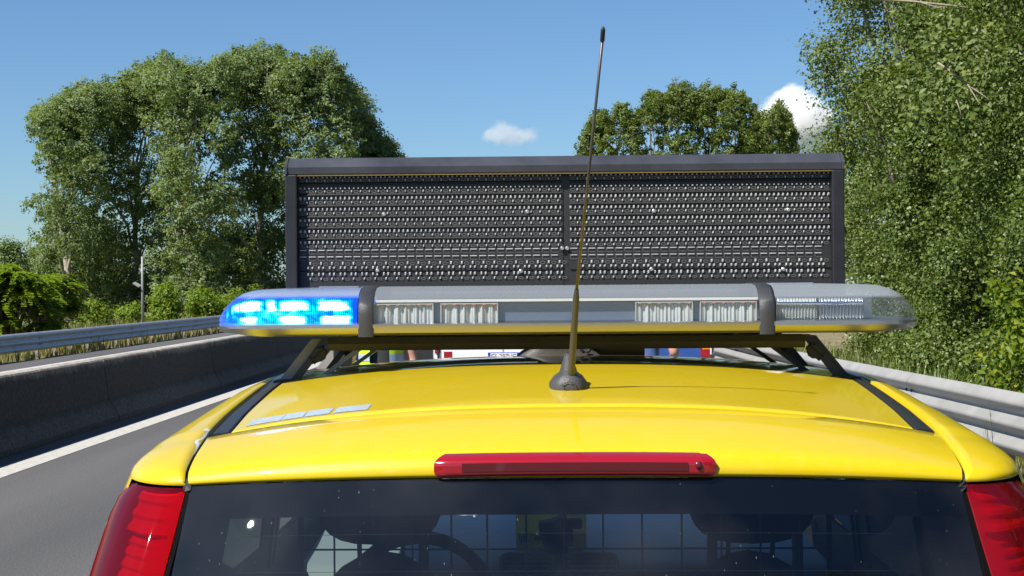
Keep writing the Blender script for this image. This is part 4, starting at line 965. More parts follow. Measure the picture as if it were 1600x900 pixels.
for side, (xa, xb) in enumerate(((fx0, mid - 0.007), (mid + 0.007, fx1))):
    m = MB(); r = random.Random(3 + side); pitch = 7.03 * U1; start = xa + 3 * U1
    n = int((xb - xa - 4 * U1) / pitch)
    for g in range(7):
        y = 275 + 17.25 * g; tall = 1.0 if g < 2 else 1.55  # lower rows stretched to take in the louvre glints
        for k in range(n + 1):
            x = start + k * pitch; j = r.uniform(0.8, 1.2)
            led(m, x, zpx(y + (1.5 if g < 2 else 0)), 1.5 * U1 * j, 1.7 * U1 * tall * r.uniform(.85, 1.15))
        for k in range(n // 2 + 1):
            x = start + (2 * k - 0.5) * pitch
            if x > xa + U1: led(m, x, zpx(y + 6.7), 1.2 * U1 * r.uniform(.8, 1.2), 2.0 * U1)
            if x + pitch < xb - 4 * U1: ring(m, x + pitch, zpx(y + 6.7), 4.0 * U1, 2.1 * U1, 0.75 * U1)
    for k in range(n // 2 + 1):
        x = start + (2 * k + 0.6) * pitch
        if x + 6 * U1 < xb:
            slot(m, x, zpx(393.5), 5.3 * U1, 3.4 * U1, 0.9 * U1); slot(m, x, zpx(404), 5.3 * U1, 3.6 * U1, 0.9 * U1)
    p17 = 17.0 * U1; n17 = int((xb - xa - 22 * U1) / p17)
    for k in range(n17 + 1):
        x = xa + 18 * U1 + k * p17
        led(m, x, zpx(412), 1.5 * U1, 2.6 * U1); ring(m, x + 7.5 * U1, zpx(412.5), 4 * U1, 2.3 * U1, 0.8 * U1)
        for yy, hh in ((418.7, 2.2), (428.7, 2.9)):
            led(m, x - 3.4 * U1, zpx(yy), 1.5 * U1, hh * U1 * r.uniform(.85, 1.1)); led(m, x + 3.4 * U1, zpx(yy), 1.6 * U1, hh * U1 * r.uniform(.85, 1.1))
        led(m, x, zpx(436), 1.3 * U1, 2.1 * U1); ring(m, x + 7.5 * U1, zpx(436.2), 4 * U1, 2.0 * U1, 0.8 * U1)
    stuff(m.build('led_lens_rows', ['led_clear', 'led_ring'], sg, fixn=False))
    m = MB()
    for g in range(6):
        z = zpx(275 + 17.25 * g + 11.6); m.prism([(FYs, z + 0.003), (FYs - 0.004, z - 0.0005), (FYs - 0.004, z - 0.0015), (FYs, z - 0.003)], 'x', xa + 0.002, xb - 0.002)
    for y in (423.5,): 
        z = zpx(y); m.prism([(FYs, z + 0.001), (FYs - 0.003, z), (FYs, z - 0.001)], 'x', xa + 0.002, xb - 0.002)
    m.build('louvre_fins', 'matrix_black', sg)
for a, b in ((600, 335), (824, 331), (1022, 330), (1232, 328), (590, 423), (814, 424), (1018, 421), (1224, 421)):
    p = at(a, b, FYs - 0.004); MB().tube([(p.x, FYs, p.z), (p.x, FYs - 0.0045, p.z), (p.x, FYs - 0.006, p.z)], [0.0048, 0.0048, 0.003], 10).build('screw', 'screw', sg)
for a in (878.5, 886.5):
    p = at(a, 388, FYs - 0.004); MB().tube([(p.x, FYs, p.z), (p.x, FYs - 0.005, p.z), (p.x, FYs - 0.0065, p.z)], [0.0046, 0.0046, 0.003], 10).build('screw', 'screw', sg)
# hinged drive foot on the roof
p = at(868, 560, 3.36); fz = roofz(p.x - XC, 3.4) - 0.004
rows = []
for z, hw in ((0.0, 0.100), (0.012, 0.088), (0.028, 0.058), (0.042, 0.050), (0.05, 0.048)):
    rows.append([(p.x + 0.01 + hw * math.copysign(abs(cos(a)) ** 0.5, cos(a)), 3.42 + 0.075 * math.copysign(abs(sin(a)) ** 0.5, sin(a)), fz + z) for a in np.linspace(0, 2 * pi, 29)])
m = MB().grid(rows); m.add(rows[-1], [tuple(range(29))])
m.build('hinge_foot', 'grey_plastic', sg, smooth=True, ang=40)
MB().box(p.x - 0.04, p.x + 0.065, 3.39, 3.46, fz + 0.045, SZB + 0.004, bev=0.004).build('hinge_block', 'grey_plastic', sg)
q_ = at(915, 541, 3.33)
MB().tube([(q_.x + 0.011 * cos(a), 3.332, q_.z + 0.014 * sin(a)) for a in np.linspace(0, 2 * pi, 17)], 0.004, 6, cap=False).build('lock_ring', 'black_rubber', sg, smooth=True)
MB().box(p.x + 0.07, p.x + 0.20, 3.40, 3.50, fz + 0.0, fz + 0.026, bev=0.004).build('drive_box', 'black_trim', sg)
for s in (-1, 1):
    X = XC + s * 0.40; m = MB(); m.tube([(X, 3.40, SZB + 0.002), (X, 3.42, 1.602), (X, 3.50, 1.604)], 0.010, 8); m.build('support_strut', 'black_trim', sg, smooth=True)
# ------------------------------------------------------------------ vehicles ahead
def wheel(root, x, y, s, r=0.31, w=0.2):
    xs = [(-w, r * .6), (-w, r * .93), (-w * .85, r), (-0.03, r), (0, r * .93), (0, r * .6)]
    wh = MB().grid([[(x + s * a, y + q * cos(th), r + q * sin(th)) for a, q in xs] for th in np.linspace(0, 2 * pi, 25)]).build('wheel', 'tyre', root, smooth=True)
    MB().grid([[(x + s * a, y + q * cos(th), r + q * sin(th)) for a, q in ((-0.01, r * .62), (-0.04, r * .5), (-0.02, r * .15), (-0.02, 0.0))] for th in np.linspace(0, 2 * pi, 19)]).build('rim', 'rim', wh, smooth=True)
def loft_body(root, X, secs, mat, name='body'):
    rows = []
    for y, half in secs:
        r = [(X - a, y, z) for a, z in half] + [(X + a, y, z) for a, z in half[::-1]]
        rows.append(r)
    n = len(rows[0]); m = MB().grid(rows, closeu=True); m.add(rows[0], [tuple(range(n))]); m.add(rows[-1], [tuple(range(n))[::-1]])
    return m.build(name, mat, root, smooth=True, ang=38)
def plate(root, x, y, z, w, txt):
    p = MB().box(x - w / 2, x + w / 2, y - 0.014, y, z - 0.055, z + 0.055, bev=0.003).build('licence_plate', 'plate_white', root)
    for s in (-1, 1):
        a, b = sorted((x + s * w / 2, x + s * (w / 2 - 0.04))); MB().box(a + 0.001, b - 0.001, y - 0.0155, y - 0.0142, z - 0.052, z + 0.052).build('blue_band', 'plate_blue', p)
    MB().box(x - w / 2 + 0.042, x + w / 2 - 0.042, y - 0.0155, y - 0.0142, z + 0.041, z + 0.0525).build('blue_band', 'plate_blue', p)
    vs, fs = text_mesh(txt, 0.085); sc_ = (w - 0.1) / (max(v[0] for v in vs) - min(v[0] for v in vs))
    MB().add([(x + v[0] * sc_, y - 0.0165 + v[2], z - 0.006 + v[1]) for v in vs], fs).build('plate_lettering', 'ink', p, fixn=False)
# white van
VX = at(787, 550, 22).x; VY = 22.0
van = thing('white_van', 'white van with a blue-ended number plate, glimpsed under the light bar', 'van', (VX, VY + 2.4, 0))
def vh(w, zb, zt, top): return [(w * .92, zb), (w, zb + .15), (w, 1.05), (w * .985, zt * .78), (w * .93, zt - .12), (w * .8, zt - .02), (w * .4, zt + top)]
secs = [(VY, vh(1.0, .42, 2.2, .03)), (VY + .08, vh(1.03, .40, 2.25, .04)), (VY + 2.6, vh(1.03, .38, 2.28, .04)), (VY + 3.3, vh(1.02, .38, 2.22, .04)), (VY + 4.15, vh(1.0, .38, 1.28, .03)), (VY + 4.8, vh(.92, .4, 1.05, .02)), (VY + 4.9, vh(.86, .42, .95, .02))]
loft_body(van, VX, secs, 'white')
for s in (-1, 1):
    a, b = sorted((VX + s * 0.012, VX + s * 0.90))
    d = MB().box(a, b, VY - 0.03, VY - 0.002, 0.60, 2.06, bev=0.012).build('rear_door', 'white', van)
    a, b = sorted((VX + s * 0.12, VX + s * 0.80)); MB().box(a, b, VY - 0.036, VY - 0.031, 1.38, 1.92, bev=0.002).build('door_window', 'black_gloss', d)
    a, b = sorted((VX + s * 0.03, VX + s * 0.30)); 
    MB().ell((VX + s * 0.30, VY - 0.031, 0.99), (0.10, 0.012, 0.055), 14, 8).build('handle_recess', 'galv_pale', d, smooth=True)
    a, b = sorted((VX + s * 0.915, VX + s * 1.0)); MB().box(a, b, VY - 0.02, VY + 0.03, 0.75, 1.35, bev=0.012).build('tail_light', 'red_solid', van)
    for wy in (VY + 0.95, VY + 3.95): wheel(van, VX + s * 1.02, wy, s, 0.33)
MB().box(VX - 1.0, VX + 1.0, VY - 0.10, VY, 0.42, 0.58, bev=0.03).build('rear_bumper', 'black_trim', van)
plate(van, VX, VY - 0.032, at(787, 552, 22).z - 0.035, 0.46, 'GL 207HG')
p = at(700, 556, VY - 0.04); MB().box(p.x - 0.06, p.x + 0.06, VY - 0.0345, VY - 0.0305, p.z - 0.09, p.z + 0.06).build('red_sticker', 'red_solid', van)
p = at(695.5, 553, VY - 0.04); MB().ell((at(696, 553, VY).x - 0.10, VY - 0.031, p.z), (0.02, 0.008, 0.10), 8, 6).build('door_hinge', 'black_trim', van)
# dark car beside it, on the left
DX = at(650, 552, 21).x - 0.55; DY = 24.0
dcar = thing('dark_car', 'black car with a tan stripe left of the white van, glimpsed under the light bar', 'car', (DX, DY + 2, 0))
def hh(w, zt, wt): return [(w * .9, .24), (w, .42), (w, .78), (w * .97, .95), (lerp(w * .97, wt, .5), lerp(.95, zt, .55)), (wt, zt - .05), (wt * .8, zt)]
def hatch(root, X, Y0, mat, L=3.9, W=.84, H=1.46):
    secs = [(Y0, hh(W * .86, .92, W * .7)), (Y0 + .08, hh(W * .95, 1.0, W * .7)), (Y0 + .22, hh(W, 1.3, W * .66)), (Y0 + .5, hh(W, H - .03, W * .68)), (Y0 + 1.2, hh(W, H, W * .7)), (Y0 + 2.0, hh(W, H - .03, W * .69)), (Y0 + 2.75, hh(W, 1.0, W * .75)), (Y0 + 3.6, hh(W * .95, .86, W * .72)), (Y0 + L, hh(W * .8, .66, W * .6))]
    b = loft_body(root, X, secs, mat)
    rows = [[(X + u * w, y, z) for u in np.linspace(-1, 1, 9)] for w, y, z in ((W * .60, Y0 + .10, 1.02), (W * .60, Y0 + .188, 1.2), (W * .58, Y0 + .30, 1.36))]
    MB().grid([[(p[0], p[1] - 0.012, p[2] + .008) for p in r] for r in rows]).build('rear_window', 'black_gloss', root, smooth=True)
    rows = [[(X + u * w, y, z) for u in np.linspace(-1, 1, 9)] for w, y, z in ((W * .64, Y0 + 2.10, H - .06), (W * .70, Y0 + 2.68, 1.05))]
    MB().grid([[(p[0], p[1] + 0.02, p[2] + .02) for p in r] for r in rows]).build('windscreen', 'black_gloss', root, smooth=True)
    for s in (-1, 1):
        for wy in (Y0 + .72, Y0 + 3.15): wheel(root, X + s * (W + .005), wy, s, 0.30)
        q = [(X + s * (W * .985), Y0 + .65, .98), (X + s * (W * .985), Y0 + 2.5, .98), (X + s * (W * .80), Y0 + 1.95, 1.33), (X + s * (W * .80), Y0 + .75, 1.33)]
        MB().add([(a + s * .022, b_, c) for a, b_, c in q], [(0, 1, 2, 3)]).build('side_window', 'black_gloss', root)
        m = MB().ell((X + s * (W + .1), Y0 + 2.45, 1.0), (.1, .06, .07), 10, 8); m.build('door_mirror', mat, root, smooth=True)
    MB().box(X - W * .9, X + W * .9, Y0 - .06, Y0 + .05, .36, .56, bev=.03).build('rear_bumper', mat, root, smooth=True)
    return b
hatch(dcar, DX, DY, 'black_trim')
MB().box(DX - .7, DX + .7, DY - .012, DY - .002, .80, .84, bev=.003).build('tan_stripe', 'paper_khaki', dcar)
for s in (-1, 1): MB().ell((DX + s * .66, DY + .02, .78), (.08, .03, .1), 10, 8).build('tail_light', 'red_solid', dcar, smooth=True)
# blue car on the right
BX = at(1108, 552, 20).x - 0.74; BY = 20.0
bcar = thing('blue_car', 'dark blue car with a red and white tail light beside the right guard rail', 'car', (BX, BY + 2, 0))
hatch(bcar, BX, BY, 'blue')
for s in (-1, 1):
    x = BX + s * .70; tl = MB().box(x - .075, x + .075, BY - .02, BY + .09, .76, .96, bev=.015).build('tail_light', 'red_solid', bcar)
    MB().box(x - .05, x + .05, BY - .024, BY - .019, .865, .925, bev=.002).build('indicator', 'amber', tl)
    MB().box(x + .052, x + .070, BY - .024, BY - .019, .80, .94, bev=.002).build('reversing_light', 'plate_white', tl)
plate(bcar, BX, BY - .03, .70, .46, 'GA 514KL')

# ------------------------------------------------------------------ people
def person(label, X, Y, face, arms, shirt, trousers, vest=False, h=1.76, zg=0.0):
    root = thing('person', label, 'person', (X, Y, zg))
    S = h / 1.76; ca, sa = cos(face), sin(face)
    def Wp(p): return (X + (p[0] * ca - p[1] * sa) * S, Y + (p[0] * sa + p[1] * ca) * S, zg + p[2] * S)
    V = []; E = []; Rd = []
    def v(p, r): V.append(Wp(p)); Rd.append((r * S, r * S) if not hasattr(r, '__len__') else (r[0] * S, r[1] * S)); return len(V) - 1
    def chain(i, pts):
        for p, r in pts:
            j = v(p, r); E.append((i, j)); i = j
        return i
    pel = v((0, 0, 0.96), (0.155, 0.115))
    ch = chain(pel, [((0, 0.005, 1.10), (0.145, 0.105)), ((0, 0.0, 1.25), (0.155, 0.115)), ((0, 0.0, 1.38), (0.15, 0.11))])
    nk = chain(ch, [((0, 0.01, 1.47), 0.062), ((0, 0.0, 1.53), 0.056)])
    hd = chain(nk, [((0, -0.015, 1.585), 0.075), ((0, -0.01, 1.65), 0.088), ((0, 0.0, 1.70), 0.078), ((0, 0.005, 1.745), 0.04)])
    for s in (-1, 1):
        chain(pel, [((s * 0.095, 0, 0.88), 0.098), ((s * 0.10, -0.005, 0.68), 0.08), ((s * 0.105, -0.01, 0.48), 0.06), ((s * 0.11, 0.01, 0.28), 0.055), ((s * 0.115, 0.02, 0.09), 0.042), ((s * 0.12, -0.02, 0.04), 0.042), ((s * 0.13, -0.13, 0.03), 0.035)])
        el, wr, hn = arms[0 if s < 0 else 1]
        sh = chain(ch, [((s * 0.185, 0.0, 1.405), 0.066)])
        wv = chain(sh, [((s * lerp(.19, el[0], .5), el[1] * .5, lerp(1.40, el[2], .5)), 0.05), ((s * el[0], el[1], el[2]), 0.041), ((s * lerp(el[0], wr[0], .5), lerp(el[1], wr[1], .5), lerp(el[2], wr[2], .5)), 0.037), ((s * wr[0], wr[1], wr[2]), 0.027)])
        d = (Vector(hn) - Vector(wr)).normalized(); base = Vector(wr) + d * 0.075
        pa = chain(wv, [((s * base.x, base.y, base.z), (0.037, 0.02))])
        side = Vector((0, 1, 0)) if abs(d.y) < .7 else Vector((0, 0, 1))
        for q, ln in ((-0.027, .07), (-0.009, .085), (0.009, .08), (0.027, .062)):
            f0 = base + side * q + d * 0.02; f1 = f0 + d * ln * .55; f2 = f1 + d * ln * .45 + Vector((-0.018, 0, 0))
            chain(pa, [((s * f0.x, f0.y, f0.z), 0.010), ((s * f1.x, f1.y, f1.z), 0.009), ((s * f2.x, f2.y, f2.z), 0.0075)])
        t0 = Vector(wr) + d * 0.03 - side * 0.03; t1 = t0 + d * .035 - side * .02
        chain(wv, [((s * t0.x, t0.y, t0.z), 0.011), ((s * t1.x, t1.y, t1.z), 0.009)])
    me = bpy.data.meshes.new('body'); me.from_pydata([(a[0] - X, a[1] - Y, a[2] - zg) for a in V], E, [])
    ob = bpy.data.objects.new('body', me); COL.objects.link(ob)
    sk = ob.modifiers.new('skin', 'SKIN'); sk.use_smooth_shade = True; sk.branch_smoothing = 0.6
    for i, d in enumerate(me.skin_vertices[0].data): d.radius = Rd[i]; d.use_root = (i == 0)
    sb = ob.modifiers.new('sub', 'SUBSURF'); sb.levels = 2; sb.render_levels = 2
    dg = bpy.context.evaluated_depsgraph_get(); dg.update()
    fm = bpy.data.meshes.new_from_object(ob.evaluated_get(dg)); bpy.data.objects.remove(ob); bpy.data.meshes.remove(me)
    fm.materials.clear()
    for k in ('skin', shirt, trousers, 'shoe'): fm.materials.append(M[k])
    inv = lambda c: ((c.x * ca + c.y * sa) / S, (-c.x * sa + c.y * ca) / S, c.z / S)
    for pg in fm.polygons:
        lx, ly, lz = inv(pg.center); arm = abs(lx) > 0.17
        pg.use_smooth = True
        if lz < 0.085: pg.material_index = 3
        elif lz < 0.98 and not arm: pg.material_index = 2
        elif lz < 1.465 and (not arm or lz > 1.24): pg.material_index = 1
        else: pg.material_index = 0
    bo = bpy.data.objects.new('body', fm); COL.objects.link(bo); bo.parent = root
    # hair, eyes, nose, ears
    hm = MB(); rows = []
    for t in np.linspace(0.08, pi * .62, 8):
        rows.append([Wp((0.083 * sin(t) * cos(a), 0.016 + 0.098 * sin(t) * sin(a) * (1.0 if sin(a) > 0 else .8), 1.672 + 0.098 * cos(t) + (0.035 * max(0, -sin(a)) if t > 1 else 0))) for a in np.linspace(0, 2 * pi, 19)])
    hm.grid(rows).build('hair', 'hair', root, smooth=True)
    for s in (-1, 1):
        MB().ell(Wp((s * 0.032, -0.092, 1.645)), (0.011, 0.011, 0.008), 8, 6).build('eye', 'eye', root)
        MB().ell(Wp((s * 0.086, 0.0, 1.63)), (0.013, 0.018, 0.03), 8, 6).build('ear', 'skin', root, smooth=True)
    MB().ell(Wp((0, -0.10, 1.615)), (0.014, 0.02, 0.026), 8, 6).build('nose', 'skin', root, smooth=True)
    MB().ell(Wp((0, -0.088, 1.572)), (0.025, 0.012, 0.008), 8, 6).build('mouth', 'red_dark', root, smooth=True)
    if vest:
        # open front waistcoat: two front panels and the back as one strip round the torso, banded
        for nm, za, zb_, grow, mt in (('vest', 0.90, 1.44, 0.0, 'hivis'), ('reflective_band', 1.135, 1.19, 0.004, 'retro'), ('reflective_band', 0.98, 1.03, 0.004, 'retro')):
            rows = []
            for z in np.linspace(za, zb_, 9):
                w = interp([(0.88, .185), (1.1, .175), (1.3, .185), (1.44, .15)], z) + grow; dp = interp([(0.88, .145), (1.1, .135), (1.3, .14), (1.44, .095)], z) + grow
                gap = interp([(0.88, .52), (1.44, .38)], z)
                rows.append([Wp((w * sin(a), -dp * cos(a) * (1.02), z)) for a in np.linspace(gap, 2 * pi - gap, 33)])
            MB().grid(rows).build(nm, mt, root, smooth=True)
    return root, Wp
P1 = at(596, 560, 12.0)
pr, W1 = person('person in an open yellow high-visibility vest over dark clothes, standing beyond the car roof', P1.x, 12.0, 0.0, [((0.25, 0.02, 1.13), (0.27, -0.06, 0.90), (0.27, -0.10, 0.8)), ((0.25, 0.02, 1.13), (0.24, -0.10, 0.92), (0.23, -0.14, 0.84))], 'charcoal', 'charcoal', vest=True)
P2 = at(1008, 560, 12.5)
person('person in a blue shirt with bare forearm bent, right of the aerial', P2.x, 12.5, pi * 0.93, [((0.25, 0.05, 1.16), (0.20, -0.16, 1.08), (0.14, -0.22, 1.1)), ((0.26, 0.03, 1.14), (0.29, -0.10, 1.14), (0.27, -0.2, 1.18))], 'blue_shirt', 'navy')
bg_ = at(543, 562, 12.0)
sb_ = thing('shoulder_bag', 'black bag hanging beside the person in the yellow vest', 'bag', (bg_.x, 12.0, 1.05))
MB().box(bg_.x - .055, bg_.x + .04, 11.96, 12.06, 1.085, 1.20, bev=.02).build('pouch', 'black_trim', sb_, smooth=True)
MB().tube([(bg_.x - .03, 12.0, 1.19), (bg_.x + .08, 12.02, 1.36), (bg_.x + .18, 12.03, 1.46), (bg_.x + .26, 12.1, 1.44)], .012, 6).build('strap', 'black_trim', sb_)
# ------------------------------------------------------------------ foliage
def leaf_mesh(name, pos, nrm, size, mat, parent, rng, aspect=0.75, tint=None, fold=0.18):
    """many single leaves: each a folded four-corner blade"""
    root = parent
    while root is not None and root.parent is not None: root = root.parent
    off = np.array(root.location) if root is not None else np.zeros(3)
    n = len(pos); pos = pos - off
    nrm = nrm / (np.linalg.norm(nrm, axis=1, keepdims=True) + 1e-9)
    r = rng.normal(size=(n, 3)); a = np.cross(nrm, r); a /= (np.linalg.norm(a, axis=1, keepdims=True) + 1e-9); b = np.cross(nrm, a)
    s = (size * rng.uniform(0.65, 1.3, n))[:, None] if not hasattr(size, 'shape') else size[:, None]
    v0 = pos - a * s * .5; v2 = pos + a * s * .5; v1 = pos + b * s * .5 * aspect + nrm * s * fold - a * s * .08; v3 = pos - b * s * .5 * aspect + nrm * s * fold - a * s * .08
    co = np.stack([v0, v1, v2, v3], 1).reshape(-1, 3)
    idx = np.arange(n * 4).reshape(n, 4); tri = np.concatenate([idx[:, [0, 1, 2]], idx[:, [0, 2, 3]]], 1).reshape(-1)
    me = bpy.data.meshes.new(name)
    me.vertices.add(n * 4); me.vertices.foreach_set('co', co.ravel().astype(np.float32))
    me.loops.add(n * 6); me.loops.foreach_set('vertex_index', tri.astype(np.int32))
    me.polygons.add(n * 2); me.polygons.foreach_set('loop_start', np.arange(0, n * 6, 3, dtype=np.int32)); me.polygons.foreach_set('loop_total', np.full(n * 2, 3, dtype=np.int32))
    me.update(calc_edges=True)
    if tint is None: tint = rng.beta(2, 2.2, n)
    me.attributes.new('tint', 'FLOAT', 'POINT').data.foreach_set('value', np.repeat(np.clip(tint, 0, 1), 4).astype(np.float32))
    me.materials.append(M[mat]); me.validate()
    o = bpy.data.objects.new(name, me); COL.objects.link(o)
    if parent is not None: o.parent = parent
    return o

def blob_leaves(blobs, count, rng, shell=0.45, up=0.45, jit=0.8, csize=0.35, per=28):
    """leaves gathered in small sprays through the outer part of each lobe"""
    B = np.array(blobs, float); vol = (B[:, 3] * B[:, 4] * B[:, 5]) ** (2 / 3); pr = vol / vol.sum()
    nc = max(1, count // per); k = rng.choice(len(B), nc, p=pr)
    d = rng.normal(size=(nc, 3)); d /= np.linalg.norm(d, axis=1, keepdims=True)
    rad = (shell + (1 - shell) * rng.random(nc) ** 0.6) * rng.uniform(0.9, 1.12, nc)
    c = B[k, :3] + d * B[k, 3:6] * rad[:, None]
    ct = rng.normal(0, 0.16, nc)
    c = np.repeat(c, per, 0); dd = np.repeat(d, per, 0); n = len(c)
    p = c + rng.normal(size=(n, 3)) * csize * np.array([1, 1, 0.8])
    nr = dd * 0.9 + np.array([0, 0, up]) + rng.normal(size=(n, 3)) * jit * 0.5
    t = np.clip(rng.beta(2.2, 2.4, n) + np.repeat(ct, per), 0, 1)
    return p, nr, t

def limb(m, p0, p1, r0, r1, rng, n=6, wob=0.25, seg=7):
    p0 = Vector(p0); p1 = Vector(p1); L = (p1 - p0).length; pts = []; rr = []
    for i in range(seg):
        t = i / (seg - 1); w = sin(pi * t) * wob * L * 0.15
        q = p0.lerp(p1, t) + Vector((rng.normal() * w * .5, rng.normal() * w * .5, -sin(pi * t) * L * 0.05)); pts.append(q); rr.append(lerp(r0, r1, t))
    m.tube(pts, rr, n)

def tree(name, label, cat, base, blobs, count, leaf, mat, seed, trunk_r=0.25, bark='bark', top=None, group=None, limbs=14, csize=0.4, shell=0.45, per=28, up=0.45, lean=(0, 0), aspect=0.75):
    rng = np.random.default_rng(seed); g = thing(name, label, cat, base, group)
    B = np.array(blobs, float); top = top or B[:, 2].max()
    tm = MB(); bx, by, bz = base; P = []
    for i in range(9):
        t = i / 8; P.append(Vector((bx + lean[0] * t + rng.normal() * .12 * (t > 0), by + lean[1] * t + rng.normal() * .12 * (t > 0), lerp(bz - .3, top, t))))
    tm.tube(P, [trunk_r * (1.25 if i == 0 else 1 - .88 * i / 8) for i in range(9)], 9)
    order = rng.permutation(len(B))[:limbs]
    for k in order:
        c = B[k]; tz = bz + (c[2] - bz) * rng.uniform(.35, .7); t = min(.95, max(.05, (tz - bz) / (top - bz))); q = P[int(t * 8)].lerp(P[min(8, int(t * 8) + 1)], t * 8 - int(t * 8))
        limb(tm, q, (c[0], c[1], c[2] + c[5] * .4), trunk_r * (1 - .8 * t) * .6, trunk_r * .06, rng, 5)
        for q2 in range(2):
            dv_ = rng.normal(size=3); dv_ /= np.linalg.norm(dv_); limb(tm, (c[0], c[1], c[2]), (c[0] + dv_[0] * c[3] * .6, c[1] + dv_[1] * c[4] * .6, c[2] + abs(dv_[2]) * c[5] * .7), trunk_r * .09, trunk_r * .02, rng, 4)
    tm.build('trunk', bark, g, smooth=True)
    p, nr, t = blob_leaves(blobs, count, rng, shell=shell, csize=csize, per=per, up=up)
    leaf_mesh('crown', p, nr, leaf, mat, g, rng, tint=t, aspect=aspect)
    return g

def envelope(cx_, cy_, z0, z1, R, n, rng, rmin, rmax, prof=None, ry=None):
    """lobes scattered through a crown envelope, mostly near its skin"""
    out = []
    for k in range(n):
        z = lerp(z0, z1, rng.random() ** 0.85); t = (z - z0) / (z1 - z0); w = (prof(t) if prof else sqrt(max(0.03, 1 - (2 * t - 1) ** 2)))
        a = rng.uniform(0, 2 * pi); q = (0.45 + 0.55 * rng.random() ** .5); r = rng.uniform(rmin, rmax)
        out.append((cx_ + cos(a) * max(0.05, R * w - r * .6) * q, cy_ + sin(a) * max(0.05, (ry or R) * w - r * .6) * q, z, r, r, r * rng.uniform(.8, 1.25)))
    return out

# big poplars on the left, beyond the opposite carriageway
rg = np.random.default_rng(21)
def at_gr(px, Y, z=-.25): p = at(px, 450, Y); return (p.x, Y, z)
# one broad clump: lobes fill the outline of the joined crowns, each lobe belongs to the nearest trunk
TOPL = [(36, 330), (42, 232), (55, 188), (75, 160), (112, 150), (150, 134), (186, 136), (205, 110), (240, 100), (262, 95), (300, 113), (330, 106), (350, 92), (400, 85), (430, 88), (455, 96), (480, 90), (520, 98), (540, 116), (556, 142), (566, 165), (572, 195), (594, 212), (622, 240), (640, 300)]
BOTL = [(36, 360), (60, 415), (90, 490), (200, 496), (330, 490), (460, 480), (560, 460), (640, 330)]
HOLES = [(232, 402, 7, 10), (408, 342, 5, 10), (426, 408, 9, 11)]
LEFT = [
    (112, 128, 'leftmost of the tall poplars on the far left, its crown lowest on its outer side', -1.5),
    (205, 134, 'tall poplar second from the left edge of the big clump', 1.0),
    (306, 126, 'tall poplar in the middle of the left clump with a pale bare trunk showing', -2.0),
    (400, 134, 'tallest poplar of the left clump, nearest the sign', 1.0),
    (500, 130, 'tall poplar rising behind the left end of the sign', 0.5),
    (586, 138, 'lower poplar whose crown just clears the top of the sign on its left', 0.0)]
lobes = [[] for _ in LEFT]
tries = 0
while sum(len(l) for l in lobes) < 1040 and tries < 30000:
    tries += 1
    px_ = rg.uniform(38, 638); yt = interp(TOPL, px_); yb = interp(BOTL, px_); r = rg.uniform(.75, 1.9) * (1 if rg.random() < .8 else 1.25); rp = r * FPX / 130
    py_ = lerp(yt + rp * .8, yb, rg.random() ** 1.05) if rg.random() < .72 else yt + rp * rg.uniform(.75, 1.3)
    if rg.random() < .26: r *= .42; rp *= .42; py_ = yt + rg.uniform(-9, 20)
    if py_ > yb: continue
    if px_ - rp * .8 < 38 + 18 * rg.random() or any(((px_ - a) / (b_ + rp * .7)) ** 2 + ((py_ - c) / (d_ + rp * .7)) ** 2 < 1 for a, c, b_, d_ in HOLES): continue
    # lower storey thinner, so trunks and deep shade show
    k = min(range(6), key=lambda q: abs(px_ - LEFT[q][0]) + rg.uniform(0, 25))
    edge = min(1, (py_ - yt) / 120.0); Y = LEFT[k][1] + rg.normal() * 2.2 - 4.5 * edge * rg.random() + (3 if py_ > 330 else 0)
    p = at(px_, py_, Y); lobes[k].append((p.x, Y, p.z, r, r, r * rg.uniform(.75, 1.15)))
for i, (px_, Y, lab, ln) in enumerate(LEFT):
    b = at_gr(px_, Y)
    tree('poplar_tree', lab, 'tree', b, lobes[i], int(345 * len(lobes[i])), 0.225, 'leaf_poplar', 130 + i, trunk_r=0.36, bark='bark_pale', group='tall poplars left of the road', limbs=14, csize=0.19, shell=0.60, per=20, lean=(ln, 0), top=max(l[2] for l in lobes[i]) - 5.0)
# undergrowth round their feet
for i, (px_, Y, yt, hw, lab, mt, cnt) in enumerate((
    (150, 142, 350, 95, 'dark leafy shrub mass under the leftmost poplars', 'leaf_poplar', 16000), (285, 144, 330, 95, 'dark leafy shrub mass behind the grey pole', 'leaf_poplar', 16000),
    (400, 142, 330, 90, 'dark leafy shrub mass beside the blue lit lamp', 'leaf_poplar', 16000), (540, 146, 340, 90, 'dark leafy shrub mass hidden behind the sign', 'leaf_poplar', 9000),
    (150, 70, 472, 34, 'small yellow-green bush just behind the far left guard rail', 'leaf_bright', 4200), (205, 76, 478, 30, 'low pale bush left of the grey pole foot', 'leaf_sumac', 3000),
    (262, 74, 452, 34, 'light green bush right of the grey pole', 'leaf_sumac', 5500), (318, 78, 446, 36, 'tall light green bush close to the blue lit lamp', 'leaf_sumac', 6000), (380, 84, 450, 40, 'light green bush hidden behind the blue lit lamp', 'leaf_sumac', 3000))):
    b = at_gr(px_, Y); zt = at(px_, yt, Y).z; R = hw * Y / FPX
    bl = envelope(b[0], Y, 0.1, zt - .3 * R, R, 14, rg, R * .28, R * .5, lambda t: 1 - .5 * t)
    tree('shrub', lab, 'shrub', b, bl, cnt, 0.26 if Y > 100 else 0.13, mt, 200 + i, trunk_r=0.08, limbs=6, csize=.42 if Y > 100 else .16, top=zt * .7, group='shrubs left of the road')
